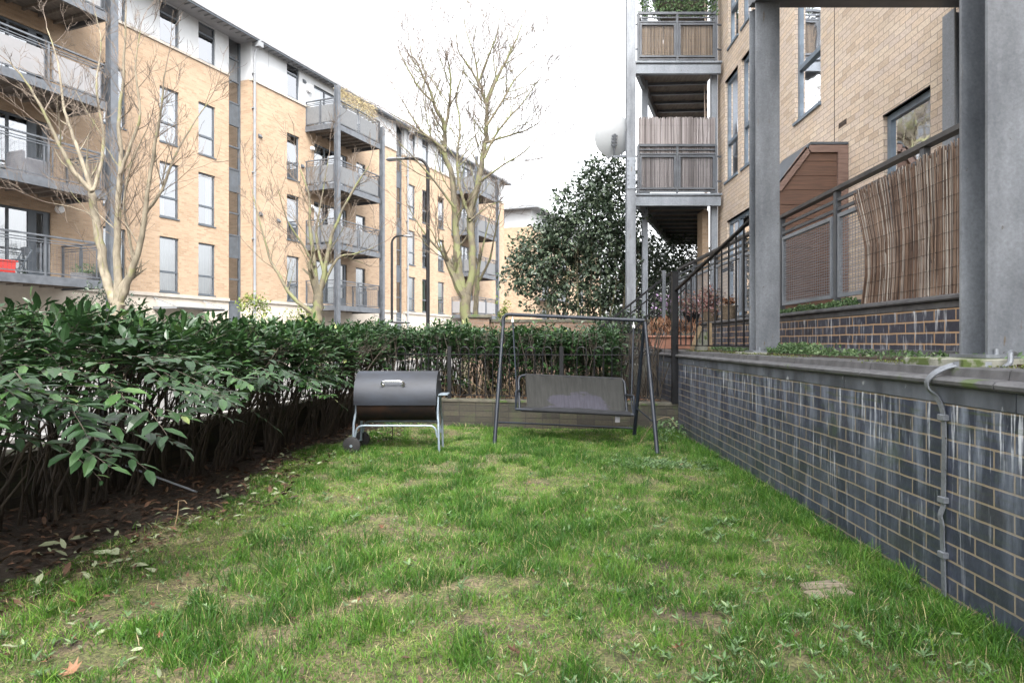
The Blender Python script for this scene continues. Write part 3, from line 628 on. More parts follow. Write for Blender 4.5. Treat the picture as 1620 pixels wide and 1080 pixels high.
for k in range(3):
    z = 2.3 + 2.9 * k; m = MB(TF); m.box(1.2, 6.5, 0, 1.6, z - .2, z); m.build('balcony', M['steel_grey'], b2, of)
    r_ = MB(TF)
    for h in (1.05, .9, .5, .1): r_.bar((1.2, 1.55, z + h), (6.5, 1.55, z + h), .05); r_.bar((1.25, 0, z + h), (1.25, 1.55, z + h), .05)
    for i in range(6): r_.bar((1.25 + i * 1.05, 1.55, z), (1.25 + i * 1.05, 1.55, z + 1.05), .05)
    r_.build('railing', M['steel_grey'], b2, of)

# ---------------------------------------------------------------- right-hand apartment block
def T3(x, y, z):  # x = along Y measured from Y=0, y = outward (towards the garden)
    L = math.hypot(1, K); return (4.0 + K / L * x - y / L, x / L + y * K / L, z)
o3 = T3(14.4, 0, 0)
br = thing('brick_building', o3, 'buff brick apartment building with tall blue-grey windows close on the right', 'building')
def Yf(px): return 4.0 / (U(px) - K)
RW = [(Yf(1298), Yf(1257), 4.48, 6.6, (5.28,)), (Yf(1167), Yf(1147), 4.46, 6.55, (5.25,)), (Yf(1187.5), Yf(1173), 4.46, 6.55, (5.25,)), (Yf(1168), Yf(1152), 7.16, 9.3, (7.9,)), (Yf(1188), Yf(1173), 7.16, 9.3, (7.9,)),
      (Yf(1471.5), Yf(1396.5), 2.3, 3.71, ()), (Yf(1298), Yf(1257), 7.16, 9.3, (7.9,)), (Yf(1188), Yf(1150), 1.5, 3.62, ()), (2.0, 3.2, 4.48, 6.6, (5.28,)), (-2, -.8, 4.48, 6.6, (5.28,)), (0, 1.2, 2.3, 3.7, ())]
f = MB(T3); facade(T3, -25, 14.45, 1.38, 13, [r[:4] for r in RW], .11, f)
f.quad((14.45, 0, 0), (14.45, -8, 0), (14.45, -8, 13), (14.45, 0, 13)); f.build('brickwork', M['brick_buff'], br, o3)
MB(T3).box(-25, 14.4, -8, -.9, 1.0, 12.9).build('interior', M['interior'], br, o3)
MB(T3).box(-25.3, 14.9, -8, .35, 13.0, 13.2).build('roof', M['grey_fascia'], br, o3)
f = MB(T3); f.box(13.9, 14.449, .003, .20, 1.38, 4.1); 
for i, r in enumerate(RW):
    cur = None
    if i in (0, 6, 8): cur = ('curtain', 'left')
    if i in (1, 3): cur = ('curtain', 'right')
    window(T3, br, o3, *r[:4], .11, r[4], ((r[0] + r[1]) / 2 + .1,) if i == 7 else (), 'frame_blue', 'glass', cur, .07, True)
    lm = MB(T3); lm.box(r[0] - .0, r[1] + .0, -.10, .004, r[3], r[3] + .012); lm.build('lintel', M['dark_slot'], br, o3)
m = MB(T3); m.box(Yf(1320) - .006, Yf(1320) + .006, 0, .003, 1.4, 13); m.build('movement_joint', M['dark_slot'], br, o3)
m = MB(T3); yv = Yf(1333); zv = EYE + (541 - 196) * yv / F
m.box(yv - .11, yv + .11, 0, .004, zv - .035, zv + .035); av = m.build('air_brick', M['brick_brown'], br, o3)
m = MB(T3)
for i in range(6):
    for j in range(2): m.box(yv - .095 + i * .033, yv - .075 + i * .033, .004, .006, zv - .025 + j * .028, zv - .003 + j * .028)
m.build('slot', M['dark_slot'], av, o3)
m = MB(T3); y = Yf(1128 + 2) - .35; m.box(13.3, 13.42, 0, .06, 2.55, 2.72); m.tube([T3(0, 0, 0)] * 2, .01) if False else None
m.bar((13.36, .05, 2.63), (13.36, .22, 2.55), .09, .07); m.build('floodlight', M['black_paint'], br, o3)
# steel columns in line (real H sections on base plates)
def hcolumn(X, Y, z0, z1, w_=.22, d_=.19, label='', mat='galv'):
    t = thing('steel_column', (X, Y, z0), label, 'column', 'galvanised balcony columns'); o = (X, Y, z0)
    m = MB(); m.box(X, X + w_, Y, Y + .016, z0, z1, .003); m.box(X, X + w_, Y + d_ - .016, Y + d_, z0, z1, .003); m.box(X + w_ / 2 - .006, X + w_ / 2 + .006, Y + .016, Y + d_ - .016, z0, z1); m.build('shaft', M[mat], t, o)
    m = MB(); m.box(X - .03, X + w_ + .03, Y - .03, Y + d_ + .03, z0 - .012, z0 + .003); m.build('base_plate', M[mat], t, o)
    m = MB()
    for a in (.0, w_): 
        m.tube([(X + (.03 if a == 0 else w_ - .03), Y - .015, z0), (X + (.03 if a == 0 else w_ - .03), Y - .015, z0 + .03)], .011, 6)
    m.build('bolt', M[mat], t, o); return t
hcolumn(2.15, 3.0, 1.07, 4.2, .26, .19, 'huge galvanised steel column at the right edge of the picture on a mossy block')
hcolumn(2.205, 6.0, 1.05, 4.2, .215, .17, 'grey galvanised column standing between the black sloping rail and the reed screen')
tc_ = hcolumn(2.375, 13.75, .3, 10.2, .19, .16, 'tall galvanised column with a bolted plate beside the satellite dish')
m = MB(); m.box(2.38, 2.56, 13.735, 13.749, 4.3, 4.95)
for i in range(6):
    for a in (2.405, 2.535): m.tube([(a, 13.735, 4.42 + i * .085 + (.04 if i > 2 else 0)), (a, 13.715, 4.42 + i * .085 + (.04 if i > 2 else 0))], .014, 6)
m.build('splice_plate', M['galv_light'], tc_, (2.375, 13.75, .3))
m = MB(T3); m.box(6.10, 6.28, .03, .045, 1.4, 4.2); m.box(6.1, 6.28, .12, .135, 1.4, 4.2); m.box(6.185, 6.195, .045, .12, 1.4, 4.2); m.build('wall_column', M['galv_light'], br, o3)
# balcony above the near columns (its edge just shows at the top of the picture)
m = MB(); m.prism([(2.16, 3.05), (w3(3.05) - .02, 3.05), (w3(6.2) - .02, 6.2), (2.2, 6.2)], 'z', 4.32, 4.45); m.box(2.2, 4.18, 6.03, 6.17, 4.235, 4.318); m.box(2.15, 4.08, 3.02, 3.16, 4.2, 4.318); m.box(2.19, 2.33, 3.18, 6.02, 4.2, 4.318)
bb = m.build('balcony', M['steel_grey'], br, o3)
m = MB(); m.prism([(2.235, 4.22), (2.235, 3.98), (2.25, 3.98), (2.42, 4.22)], 'y', 6.171, 6.185); m.build('bracket', M['galv'], bb, o3)
m = MB(); m.box(w1(3) + .04, 2.62, 2.86, 3.3, 1.0, 1.056, .004); tag(m.build('concrete_block', M['concrete_moss']), 'mossy concrete plinth block under the huge near column', 'plinth')
m = MB(); m.box(2.12, 2.5, 5.9, 6.3, 1.0, 1.037, .004); tag(m.build('concrete_pad', M['concrete_moss']), 'thin mossy concrete pad under the column beside the black railing', 'plinth')

# far balconies of the right building
bal_col = [(2.66, 4.33)]
def rbalcony(z, reed, tall):
    m = MB(); pl = [(2.62, 14.0), (4.40, 14.0), (4.38, 14.9), (6.1, 20.8), (5.05, 20.8)]
    m.prism(pl, 'z', z - .06, z); m.prism([(2.60, 13.97), (4.40, 13.97), (4.40, 14.05), (2.60, 14.05)], 'z', z - .24, z - .061); m.prism([(2.62, 14.052), (2.70, 14.052), (5.13, 20.8), (5.05, 20.8)], 'z', z - .28, z - .061)
    m.prism([(2.58, 13.95), (4.42, 13.95), (4.42, 14.07), (2.58, 14.07)], 'z', z - .02, z + .02)
    b_ = m.build('balcony', M['galv_light'], br, o3)
    u = MB()
    for i in range(11): y = 14.35 + i * .58; x = 2.62 + (y - 14) * .357; u.bar((x + .05, y, z - .10), (4.36 + max(0, y - 14.9) * .29, y - .1, z - .10), .05, .07)
    u.build('joist', M['steel_grey'], b_, o3)
    u = MB(); u.prism([(2.66, 14.06), (4.39, 14.06), (4.37, 14.9), (6.08, 20.75), (5.07, 20.75)], 'z', z - .075, z - .0605); u.build('decking', M['soffit'], b_, o3)
    r_ = MB(); inf = MB(); up = Vector((0, 0, 1)); a = Vector((2.66, 13.99, z)); b = Vector((4.30, 13.99, z))
    r_.bar(a + up * 1.03, b + up * 1.03, .05, .05); r_.bar(a + up * .94, b + up * .94, .025); r_.bar(a + up * .85, b + up * .85, .03); r_.bar(a + up * .06, b + up * .06, .03); 
    for i in range(3): p = a + (b - a) * i / 2; r_.bar(p + up * .0, p + up * 1.02, .045)
    for q in (.28, .80):
        r_.bar(a + Vector((-.14, .04, q)), a + Vector((0, 0, q)), .03); r_.bar(b + Vector((0, 0, q)), b + Vector((.12, .04, q)), .03)
    for i in range(2):
        p = a + (b - a) * (i / 2 + .03); q = a + (b - a) * (i / 2 + .47)
        for h in (.12, .80): r_.bar(p + up * h, q + up * h, .04)
        for e in (p, q): r_.bar(e + up * .10, e + up * .82, .045)
        for k in range(27): inf.bar(p + up * (.13 + k * .025), q + up * (.13 + k * .025), .0035)
        for k in range(int((q - p).length / .05)): e = p + Vector((k * .05, 0, 0)); inf.bar(e + up * .12, e + up * .8, .003)
    c = Vector((3.69, 16.9, z))
    for h in (1.03, .94, .06): r_.bar(a + up * h, c + up * h, .03)
    r_.build('railing', M['steel_grey'], b_, o3); inf.build('mesh_infill', M['steel_grey'], b_, o3)
    return b_
ZB1, ZB2 = 4.24, 7.02
for z in (ZB1, ZB2, ZB2 + 2.78): rbalcony(z, 0, 0)
m = MB(); m.box(2.90, 3.02, 14.75, 14.87, 1.4, 9.6); m.build('rear_column', M['galv_light'], br, o3)
m = MB(); m.box(4.27, 4.40, 14.2, 14.32, 1.4, 9.8); m.build('rear_column', M['galv_light'], br, o3)
m = MB(); m.box(4.16, 4.30, 14.5, 14.9, 1.0, 4.0); m.build('brick_pier', M['brick_yellow'], br, o3)
MB().quad((4.33, 14.95, 0), (6.25, 21.2, 0), (6.25, 21.2, 12.9), (4.33, 14.95, 12.9)).build('rear_brickwork', M['brick_yellow'], br, o3)
def reeds(name, pts, z0, ztop, mat, label, dens=180, r=.0045, jit=.02, bend=None, cat='screen', wires=(.2, .6, .9)):
    a = Vector((*pts[0], 0)); b = Vector((*pts[1], 0)); L = (b - a).length; n = int(L * dens); d = (b - a) / L; nn = Vector((-d.y, d.x, 0)); m = MB()
    for i in range(n):
        t_ = i / n * L + rng.uniform(-.003, .003); off = rng.uniform(-.008, .008); top = (ztop(t_ / L) if callable(ztop) else ztop) + rng.uniform(-jit, jit); zb = z0(t_ / L) if callable(z0) else z0
        lean = rng.uniform(-.02, .02); P_ = []
        for k in range(5):
            q = k / 4; z = zb + (top - zb) * q; bx = (bend(t_ / L, q) if bend else 0)
            P_.append(a + d * (t_ + lean * q + bx + rng.uniform(-.004, .004)) + nn * (off + rng.uniform(-.003, .003)) + Vector((0, 0, z)))
        rr = r * rng.uniform(.6, 1.5)
        m.tube(P_, rr, 4, rr * .6, rr=rng.random())
    o = (pts[0][0], pts[0][1], 0); t = thing(name, o, label, cat); m.build('canes', M[mat], t, o, uv='rnd')
    wm = MB()
    for q in wires:
        pp = []
        for k in range(25):
            tt = k / 24; zb = z0(tt) if callable(z0) else z0; zt_ = ztop(tt) if callable(ztop) else ztop
            pp.append(a + d * (tt * L + (bend(tt, q) if bend else 0)) - nn * .0 + Vector((0, 0, zb + (zt_ - zb) * q)))
        for sgn in (-1, 1): wm.tube([p + nn * .013 * sgn for p in pp], .0012, 3)
    wm.build('wire', M['black_paint'], t, o); return t
reeds('reed_screen', ((2.70, 14.03), (4.28, 14.03)), ZB1 + .06, ZB1 + 1.62, 'reed_grey', 'tall greyish reed screen behind the rail of the lower far balcony', 170, .014, .03)
reeds('reed_screen', ((2.70, 14.03), (4.28, 14.03)), ZB2 + .06, ZB2 + .88, 'reed_tan', 'short tan reed screen behind the rail of the upper far balcony', 170, .014, .01)

# ---------------------------------------------------------------- mesh railing on the upper wall + big reed screen
o4 = (w2(3.0), 3.0, 1.43)
mr = thing('terrace_railing', o4, 'long steel railing with wire mesh panels on top of the upper blue brick wall', 'railing')
T4 = lambda x, y, z: (w2(x) + .13 - y, x, z)
r_ = MB(T4); za = 1.44
r_.bar((2.0, 0, 2.52), (12.7, 0, 2.52), .075, .035); r_.build('handrail', M['handrail'], mr, o4)
r_ = MB(T4)
for h in (2.42, 2.335): r_.bar((2.0, 0, h), (12.7, 0, h), .028)
r_.bar((2.0, 0, 1.475), (12.7, 0, 1.475), .05, .03); r_.build('rail', M['steel_grey'], mr, o4)
posts = [2.0, 3.35, 4.7, 6.06, 7.40, 8.75, 10.1, 11.45, 12.7]
for p in posts: m = MB(T4); m.bar((p, 0, za), (p, 0, 2.5), .05, .05); m.build('post', M['steel_grey'], mr, o4)
for i in range(len(posts) - 1):
    a, b = posts[i] + .06, posts[i + 1] - .06; f = MB(T4)
    for h in (1.55, 2.27): f.bar((a, .01, h), (b, .01, h), .035)
    for e in (a + .017, b - .017): f.bar((e, .01, 1.568), (e, .01, 2.252), .035)
    fo = f.build('mesh_panel', M['galv_light'], mr, o4); g = MB(T4)
    for k in range(27): g.bar((a + .03, .01, 1.58 + k * .0255), (b - .03, .01, 1.58 + k * .0255), .0045)
    for k in range(int((b - a) / .05)): g.bar((a + .03 + k * .05, .014, 1.56), (a + .03 + k * .05, .014, 2.26), .003)
    g.build('wire_mesh', M['galv_light'], fo, o4)
def bendf(t, q):  # free far end curls back towards the camera at mid height
    e = max(0, (t - .45) / .55); return -e * e * (.16 * (1 - q) + .13 * math.sin(math.pi * min(1, q * 1.05)))
ya, yb = 2.6, 5.62
reeds('reed_screen', ((w2(ya) + .065, ya), (w2(yb) + .065, yb)), 1.44, lambda t: 2.40 - .07 * max(0, (t - .6)) , 'reed', 'big weathered brown reed screen tied to the terrace railing near the column', 330, .0050, .035, bendf, wires=(.06, .18, .30, .42, .54, .66, .78, .90))

# timber porch
yp = Yf(1341); op = (3.4, yp, 1.41)
tp = thing('timber_porch', op, 'red-brown timber clad porch with a sloping top against the buff brick', 'porch')
def PX(px): return U(px) * yp
def PZ(py): return EYE + (541 - py) * yp / F
xr = w3(yp) - .005; ztp = PZ(233); xk = PX(1281); xl = PX(1230)
zl = ztp - (xk - xl) * (PZ(233) - PZ(291)) / (xk - PX(1235))
m = MB(); nb_ = 12; bh = (ztp - 1.41) / nb_
for i in range(nb_):
    z0, z1 = 1.41 + i * bh + .006, 1.41 + (i + 1) * bh
    def xlim(z): return xl if z <= zl else xl + (xk - xl) * (z - zl) / (ztp - zl)
    m.prism([(xlim(z0), z0), (xr - .1, z0), (xr - .1, z1), (xlim(z1), z1)], 'y', yp + .0, yp + .03)
m.prism([(xl, 1.41), (xr - .1, 1.41), (xr - .1, ztp - .01), (xk, ztp - .01), (xl, zl - .01)], 'y', yp + .031, yp + .05)
m.build('boarding', M['timber_red'], tp, op)
m = MB(); m.box(xr - .13, xr, yp - .03, yp - .001, 1.41, ztp + .02); m.box(xk - .02, xr - .131, yp - .03, yp - .001, ztp - .07, ztp + .02)
sl_ = Vector((xk - xl, 0, ztp - zl)).normalized(); m.bar((xl, yp - .016, zl - .02), (xk - .03, yp - .016, ztp - .03), .028, .09, up=(-sl_.z, 0, sl_.x)); m.build('trim', M['timber_trim'], tp, op)
m = MB(); m.prism([(xl, zl + .03), (xk, ztp + .03), (xr, ztp + .03), (xr, ztp + .06), (xk, ztp + .06), (xl, zl + .06)], 'y', yp - .03, yp + .85); m.build('roof', M['frame_grey'], tp, op)
m = MB(); m.prism([(xl + .02, 1.41), (xr - .02, 1.41), (xr - .02, ztp), (xk, ztp), (xl + .02, zl)], 'y', yp + .052, yp + .83); m.build('porch_body', M['timber_red'], tp, op)

# ---------------------------------------------------------------- black railings
# sloping rail on the terrace edge
o5 = (2.05, 8.3, 1.0); sr = thing('sloping_railing', o5, 'black railing with a sloping top rail between the tall post and the grey column', 'railing')
a5 = Vector((2.045, 8.28, 1.775)); b5 = Vector((2.25, 6.22, 2.285)); m = MB(); m.bar(a5, b5, .04, .02); m.bar((2.05, 8.25, 1.09), (2.25, 6.22, 1.09), .03, .012); m.build('rail', M['black_paint'], sr, o5)
for i in range(1, 12):
    q = i / 12; p = a5.lerp(b5, q); m = MB(); m.bar((p.x, p.y, 1.09), (p.x, p.y, p.z), .014); m.build('baluster', M['black_paint'], sr, o5)
m = MB(); m.bar((2.25, 6.25, 1.05), (2.25, 6.25, 1.62), .03); m.build('post', M['black_paint'], sr, o5)
m = MB(); m.bar((2.04, 8.32, .36), (2.04, 8.32, 2.0), .075); m.box(1.995, 2.085, 8.275, 8.365, 2.0, 2.012); t_ = m.build('fence_post', M['black_paint']); tag(t_, 'tall thick black post where the low railing meets the blue brick wall', 'post')
# bow-top railing on the back wall
def bow_fence(name, A, B, z0, h, label, group=None, sp=.226, post_at=(), bows=True):
    A = Vector((*A, 0)); B = Vector((*B, 0)); d = (B - A).normalized(); L = (B - A).length; o = (A.x, A.y, z0); t = thing(name, o, label, 'railing')
    at = lambda s, z: A + d * s + Vector((0, 0, z)); m = MB()
    for z in (z0 + .05, z0 + h - .10): m.bar(at(0, z), at(L, z), .036, .011)
    m.build('rail', M['black_paint'], t, o)
    for s in post_at: m = MB(); m.bar(at(s, z0 - .0), at(s, z0 + h + .01), .05); m.build('post', M['black_paint'], t, o)
    s = sp * .5; rr = sp * .265
    while s < L - .1:
        if not any(abs(s - p) < .09 for p in post_at):
            pts = [at(s - rr, z0 + .05)] + [at(s - rr * math.cos(k * math.pi / 8), z0 + h - .055 + rr * math.sin(k * math.pi / 8) * .95) for k in range(9)] + [at(s + rr, z0 + .05)]
            m = MB(); m.tube(pts, .0075, 6); m.build('hoop', M['black_paint'], t, o, True)
        s += sp
    return t
A_ = (-2.3, bk(-2.3) + .11); B_ = (2.0, bk(2.0) + .11)
Lf = (Vector(B_) - Vector(A_)).length
def sx(px):  # position on back fence for a pixel column
    u = U(px); k_ = (BK1[1] - BK0[1]) / (BK1[0] - BK0[0]); X = u * (BK0[1] + .11 - BK0[0] * k_) / (1 - u * k_); return (X - A_[0]) * math.hypot(1, k_)
bow_fence('bow_top_railing', A_, B_, .365, .70, 'low black bow top railing on the mossy wall behind the swing seat', post_at=(sx(711), sx(888), sx(890) * 0 + .05))
# railing on the left boundary wall (seen through the hedge stems)
lo = (wl(9.2) - .11, 9.2); ln_ = (wl(1.0) - .11, 1.0)
bow_fence('boundary_railing', ln_, lo, .365, .70, 'black railing on the boundary wall, glimpsed between the left hedge stems', post_at=(2.0, 4.5, 7.0))

# stair flight behind the railing with rails
os_ = (2.3, 10.2, .1); st = thing('entrance_steps', os_, 'steep concrete entrance steps with black mesh sides rising right behind the railing', 'steps')
m = MB()
for i in range(7): m.box(.95 + i * .27, 2.95, 10.2, 11.4, .10 + i * .17, .10 + (i + 1) * .17 - .002 + .0)
m.build('flight', M['steps_dark'], st, os_)
def stair_rail(Y, pa, pb):
    m = MB(); a, b = P(*pa, Y), P(*pb, Y); m.bar(a, b, .045, .03); d = Vector((0, 0, -.14)); m.bar(a + d, b + d, .03, .02)
    n = 9
    for i in range(n + 1): p = a.lerp(b, i / n); m.bar(p, p - Vector((0, 0, .92)), .016)
    m.bar(a - Vector((0, 0, .9)), b - Vector((0, 0, .9)), .03, .02)
    m.build('stair_rail', M['black_paint'], st, os_)
stair_rail(10.18, (948, 520), (1060, 432)); stair_rail(11.42, (962, 560), (1086, 441))
m = MB(); p = P(1050, 430, 10.18); m.bar((p.x, p.y, 1.2), (p.x, p.y, p.z + .02), .05); m.build('newel', M['steel_grey'], st, os_)
# landing link behind
# ---------------------------------------------------------------- brick wall with pier in the back
wy = 14.3
wallbody('street_wall', [(P(775, 0, wy).x, wy), (3.0, wy), (3.0, wy + .22), (P(775, 0, wy).x, wy + .22)], .1, EYE + (541 - 505) * wy / F, M['brick_brown'], M['coping_stone'], 'brown brick garden wall partly hidden by the evergreen bush', .06, .02)
xa, xb = P(743, 0, 14.0).x, P(774, 0, 14.0).x; zc = EYE + (541 - 498) * 14 / F; opi = (xa, 14, 0)
t = thing('gate_pier', opi, 'brown brick gate pier with a stone cap at the left end of the garden wall', 'pier')
MB().box(xa, xb, 14.0, 14.42, .1, zc - .07).build('brickwork', M['brick_brown'], t, opi); MB().box(xa - .04, xb + .04, 13.96, 14.46, zc - .069, zc, .015).build('cap', M['coping_stone'], t, opi)

# ---------------------------------------------------------------- street lamps
def lamp(px, Y, ytop, side, reach, r, label, zb=.1, sign=False):
    x = U(px) * Y; zt_ = EYE + (541 - ytop) * Y / F; o = (x, Y, zb); t = thing('street_lamp', o, label, 'street lamp', 'street lamps')
    m = MB(); rr = .35; pts = [(x, Y, zb), (x, Y, zt_ - rr)] + [(x + side * rr * (1 - math.cos(k * math.pi / 12)), Y, zt_ - rr + rr * math.sin(k * math.pi / 12)) for k in range(1, 7)] + [(x + side * reach * .6, Y, zt_ + .0)]
    m.tube(pts, [r] * 2 + [r * .8] * 6 + [r * .7], 10); m.tube([(x, Y, zb), (x, Y, zb + 1.4)], r * 1.4, 10); m.build('pole', M['black_paint'], t, o, True)
    m = MB(); a, b = x + side * reach * .55, x + side * reach; m.tube([(a, Y, zt_), (a + (b - a) * .3, Y, zt_ - .01), (a + (b - a) * .85, Y, zt_ - .03), (b, Y, zt_ - .03)], [.05, .11, .12, .03], 10, flat=.45); m.build('lantern', M['grey_fascia'], t, o, True)
    if sign: m = MB(); m.box(x - .12, x + .12, Y - r * 1.4 - .02, Y - r * 1.4 - .005, 1.75, 2.0); m.build('notice', M['sign_white'], t, o)
lamp(677, 19, 251, -1, 1.2, .055, 'tall black street lamp with arm reaching left in front of the apartment block')
lamp(620, 31, 373, 1, 1.0, .06, 'smaller distant street lamp with arm reaching right and a white notice', sign=True)

# ---------------------------------------------------------------- satellite dish
pc = P(972, 215, 13.85); od = tuple(pc)
sd = thing('satellite_dish', od, 'pale grey satellite dish fixed to the tall far column', 'satellite dish')
ax = Vector((-.12, .95, .28)).normalized(); e1 = ax.cross(Vector((0, 0, 1))).normalized(); e2 = e1.cross(ax); m = MB(); V_ = []; nR, nA = 7, 32
for side in (0, 1):
    for i in range(nR):
        r0 = .40 * i / (nR - 1)
        for k in range(nA): a = 2 * math.pi * k / nA; V_.append(tuple(pc + e1 * r0 * math.cos(a) + e2 * r0 * 1.08 * math.sin(a) + ax * (.25 * r0 * r0 / .16 * .4 + side * .006)))
F_ = []
for sde in (0, 1):
    b0 = sde * nR * nA
    for i in range(nR - 1):
        for k in range(nA): q = (b0 + i * nA + k, b0 + i * nA + (k + 1) % nA, b0 + (i + 1) * nA + (k + 1) % nA, b0 + (i + 1) * nA + k); F_.append(q if sde else q[::-1])
for k in range(nA): F_.append(((nR - 1) * nA + k, (nR - 1) * nA + (k + 1) % nA, 2 * nR * nA - nA + (k + 1) % nA, 2 * nR * nA - nA + k))
m.add(V_, F_); m.build('reflector', M['dish_grey'], sd, od, True)
m = MB(); q = pc + e2 * -.12 - ax * .03
for i in range(4): m.bar(q + e2 * (i * .06 - .06) - e1 * .06, q + e2 * (i * .06 - .06) + e1 * .06, .03)
m.bar(q - e2 * .1, q + e2 * .16, .05); m.bar(q, q - e2 * .32 + e1 * .02, .03); m.bar(q - e2 * .3, Vector((2.4, 13.85, q.z - .3)), .04); m.build('bracket', M['steel_grey'], sd, od)
m = MB(); m.tube([pc - e2 * .4, pc - e2 * .45 + ax * .35], .012, 6); m.tube([pc - e2 * .45 + ax * .33, pc - e2 * .42 + ax * .42], .03, 8); m.build('feed_arm', M['dish_grey'], sd, od)

# ---------------------------------------------------------------- barrel barbecue
cy_, rz_ = 6.98, .562; RB = .265; xa, xb = P(564, 0, 6.85).x, P(692, 0, 6.85).x; ob = ((xa + xb) / 2, cy_, 0)
bq = thing('barrel_barbecue', ob, 'black barrel barbecue with a chrome handle on grey tubular legs', 'barbecue')
def arc(a0, a1, r, n=24): return [(cy_ + r * math.cos(R(a0 + (a1 - a0) * k / n)), rz_ + r * math.sin(R(a0 + (a1 - a0) * k / n))) for k in range(n + 1)]
def shell(m, a0, a1, r, x0, x1, th=.006, ends=True):
    out = arc(a0, a1, r); inn = arc(a0, a1, r - th)[::-1]; m.prism(out + inn, 'x', x0, x1)
    if ends:
        for e in (x0, x1 - th): m.prism(arc(a0, a1, r - th * .5), 'x', e + .001, e + th - .001)
m = MB(); shell(m, -8, 196, RB, xa, xb); m.build('lid', M['bbq_black'], bq, ob, True)
m = MB(); shell(m, 182, 360, RB - .010, xa + .02, xb - .015); m.build('firebox', M['bbq_rust'], bq, ob, True)
m = MB(); hx = (xa + xb) / 2 - .02; hz = rz_ + .155; hy = cy_ - math.sqrt(RB ** 2 - .155 ** 2)
for sgn in (-1, 1): m.tube([(hx + sgn * .10, hy + .005, hz - .02), (hx + sgn * .10, hy - .03, hz - .022)], .016, 10)
m.tube([(hx - .10, hy - .03, hz - .025), (hx - .118, hy - .05, hz - .012), (hx - .105, hy - .055, hz + .012), (hx - .075, hy - .055, hz + .018), (hx + .075, hy - .055, hz + .018), (hx + .105, hy - .055, hz + .012), (hx + .118, hy - .05, hz - .012), (hx + .10, hy - .03, hz - .025)], .0085, 8)
m.build('handle', M['chrome'], bq, ob, True)
fy, by = 6.80, 7.16; xl_, xr_ = xa - .004, xb + .004
def leg(x, y, zb, out): m = MB(); m.tube([(x, cy_ + (y - cy_) * .55, rz_ - .0), (x + out * .0, cy_ + (y - cy_) * .8, rz_ - .16), (x + out * .012, y, rz_ - .26), (x + out * .02, y, zb)], .0125, 10); m.build('leg', M['bbq_leg'], bq, ob, True)
leg(xl_, fy, .07, -1); leg(xr_, fy, -.01, 1); leg(xl_, by, .07, -1); leg(xr_, by, -.01, 1)
for y in (fy, by):
    m = MB(); z = .275; pts = [(xl_ - .012 + .01, y, z - .12)] + [(xl_ + .01 + .07 * (1 - math.cos(k * math.pi / 12)), y, z - .07 + .07 * math.sin(k * math.pi / 12)) for k in range(7)] + [(xr_ - .01 - .07 * (1 - math.cos(k * math.pi / 12)), y, z - .07 + .07 * math.sin(k * math.pi / 12)) for k in range(6, -1, -1)] + [(xr_ + .002, y, z - .12)]
    m.tube(pts, .010, 8); m.build('crossbar', M['bbq_leg'], bq, ob, True)
for y in (fy - .045, by + .045):
    m = MB(); x = xl_ - .025
    m.tube([(x, y - .02, .076), (x, y - .014, .076), (x, y + .014, .076), (x, y + .02, .076)], [.078, .09, .09, .078], 28)
    wh = m.build('wheel', M['rubber'], bq, ob, True); m = MB(); m.tube([(x, y - .026, .076), (x, y + .026, .076)], .014, 12); m.build('hub', M['bbq_leg'], wh, ob, True)
m = MB(); m.tube([(xl_ - .025, fy - .03, .076), (xl_ - .025, by + .03, .076)], .008, 8); m.build('axle', M['bbq_leg'], bq, ob)
m = MB(); m.box(xr_ + .004, xr_ + .10, fy + .05, by - .05, .578, .592, .004); m.build('side_shelf', M['bbq_leg'], bq, ob)
m = MB(); m.box(xb, xb + .03, cy_ - .02, cy_ + .02, rz_ + .17, rz_ + .18); m.build('hinge', M['chrome'], bq, ob)

# ---------------------------------------------------------------- swing seat
FLB = P(782, 703, 7.33); FRB = P(1040, 716, 6.83); BRB = P(1003, 692, 7.92); BLB = FLB + (BRB - FRB) + Vector((.02, 0, 0))
for v in (FLB, FRB, BRB, BLB): v.z = -.02
TLp = P(796, 497, 7.78); TRp = P(1020, 507, 7.38); osw = (.6, 7.5, 0)
sw = thing('swing_seat', osw, 'dark metal garden swing frame holding a stained grey fabric bench', 'garden swing')
def bendpts(a, c, b, r, n=6):
    """path a -> b with a rounded corner at c"""
    u = (a - c).normalized(); v = (b - c).normalized(); p0 = c + u * r; p2 = c + v * r; return [a] + [p0.lerp(c, t).lerp(c.lerp(p2, t), t) for t in [k / n for k in range(n + 1)]] + [b]
m = MB(); mid = TLp.lerp(TRp, .5); top = bendpts(TLp + (TRp - TLp) * .0 + Vector((0, -.01, -.14)), TLp, mid, .09)[0:]; 
m.tube([TLp + Vector((0, -.03, -.16))] + [p for p in bendpts(TLp + Vector((-.0, -.02, -.15)), TLp, mid, .08)][1:] + [TRp], .021, 12); m.build('top_bar', M['black_tube'], sw, osw, True)
for a, b, nm in ((FLB, TLp + Vector((0, -.02, -.12)), 'leg'), (FRB, TRp + Vector((0, -.02, -.02)), 'leg'), (BLB, TLp + Vector((.0, .02, -.12)), 'leg'), (BRB, TRp + Vector((0, .02, -.02)), 'leg')):
    m = MB(); k = a.lerp(b, .62); m.tube([a, k], .022, 12); m.tube([k - (b - a) * .01, b], .0185, 12); m.tube([a - Vector((0, 0, .0)), a + (b - a) * .02], .026, 10); m.build(nm, M['black_tube'], sw, osw, True)
m = MB(); a = BLB.lerp(TLp, .055); b = BRB.lerp(TRp, .055); a2 = a + Vector((.0, 0, .06)); b2_ = b + Vector((0, 0, .05)); 
m.tube(bendpts(a, a2, a2.lerp(b2_, .4), .05) + bendpts(a2.lerp(b2_, .6), b2_, b, .05), .012, 8); m.build('brace', M['black_tube'], sw, osw, True)
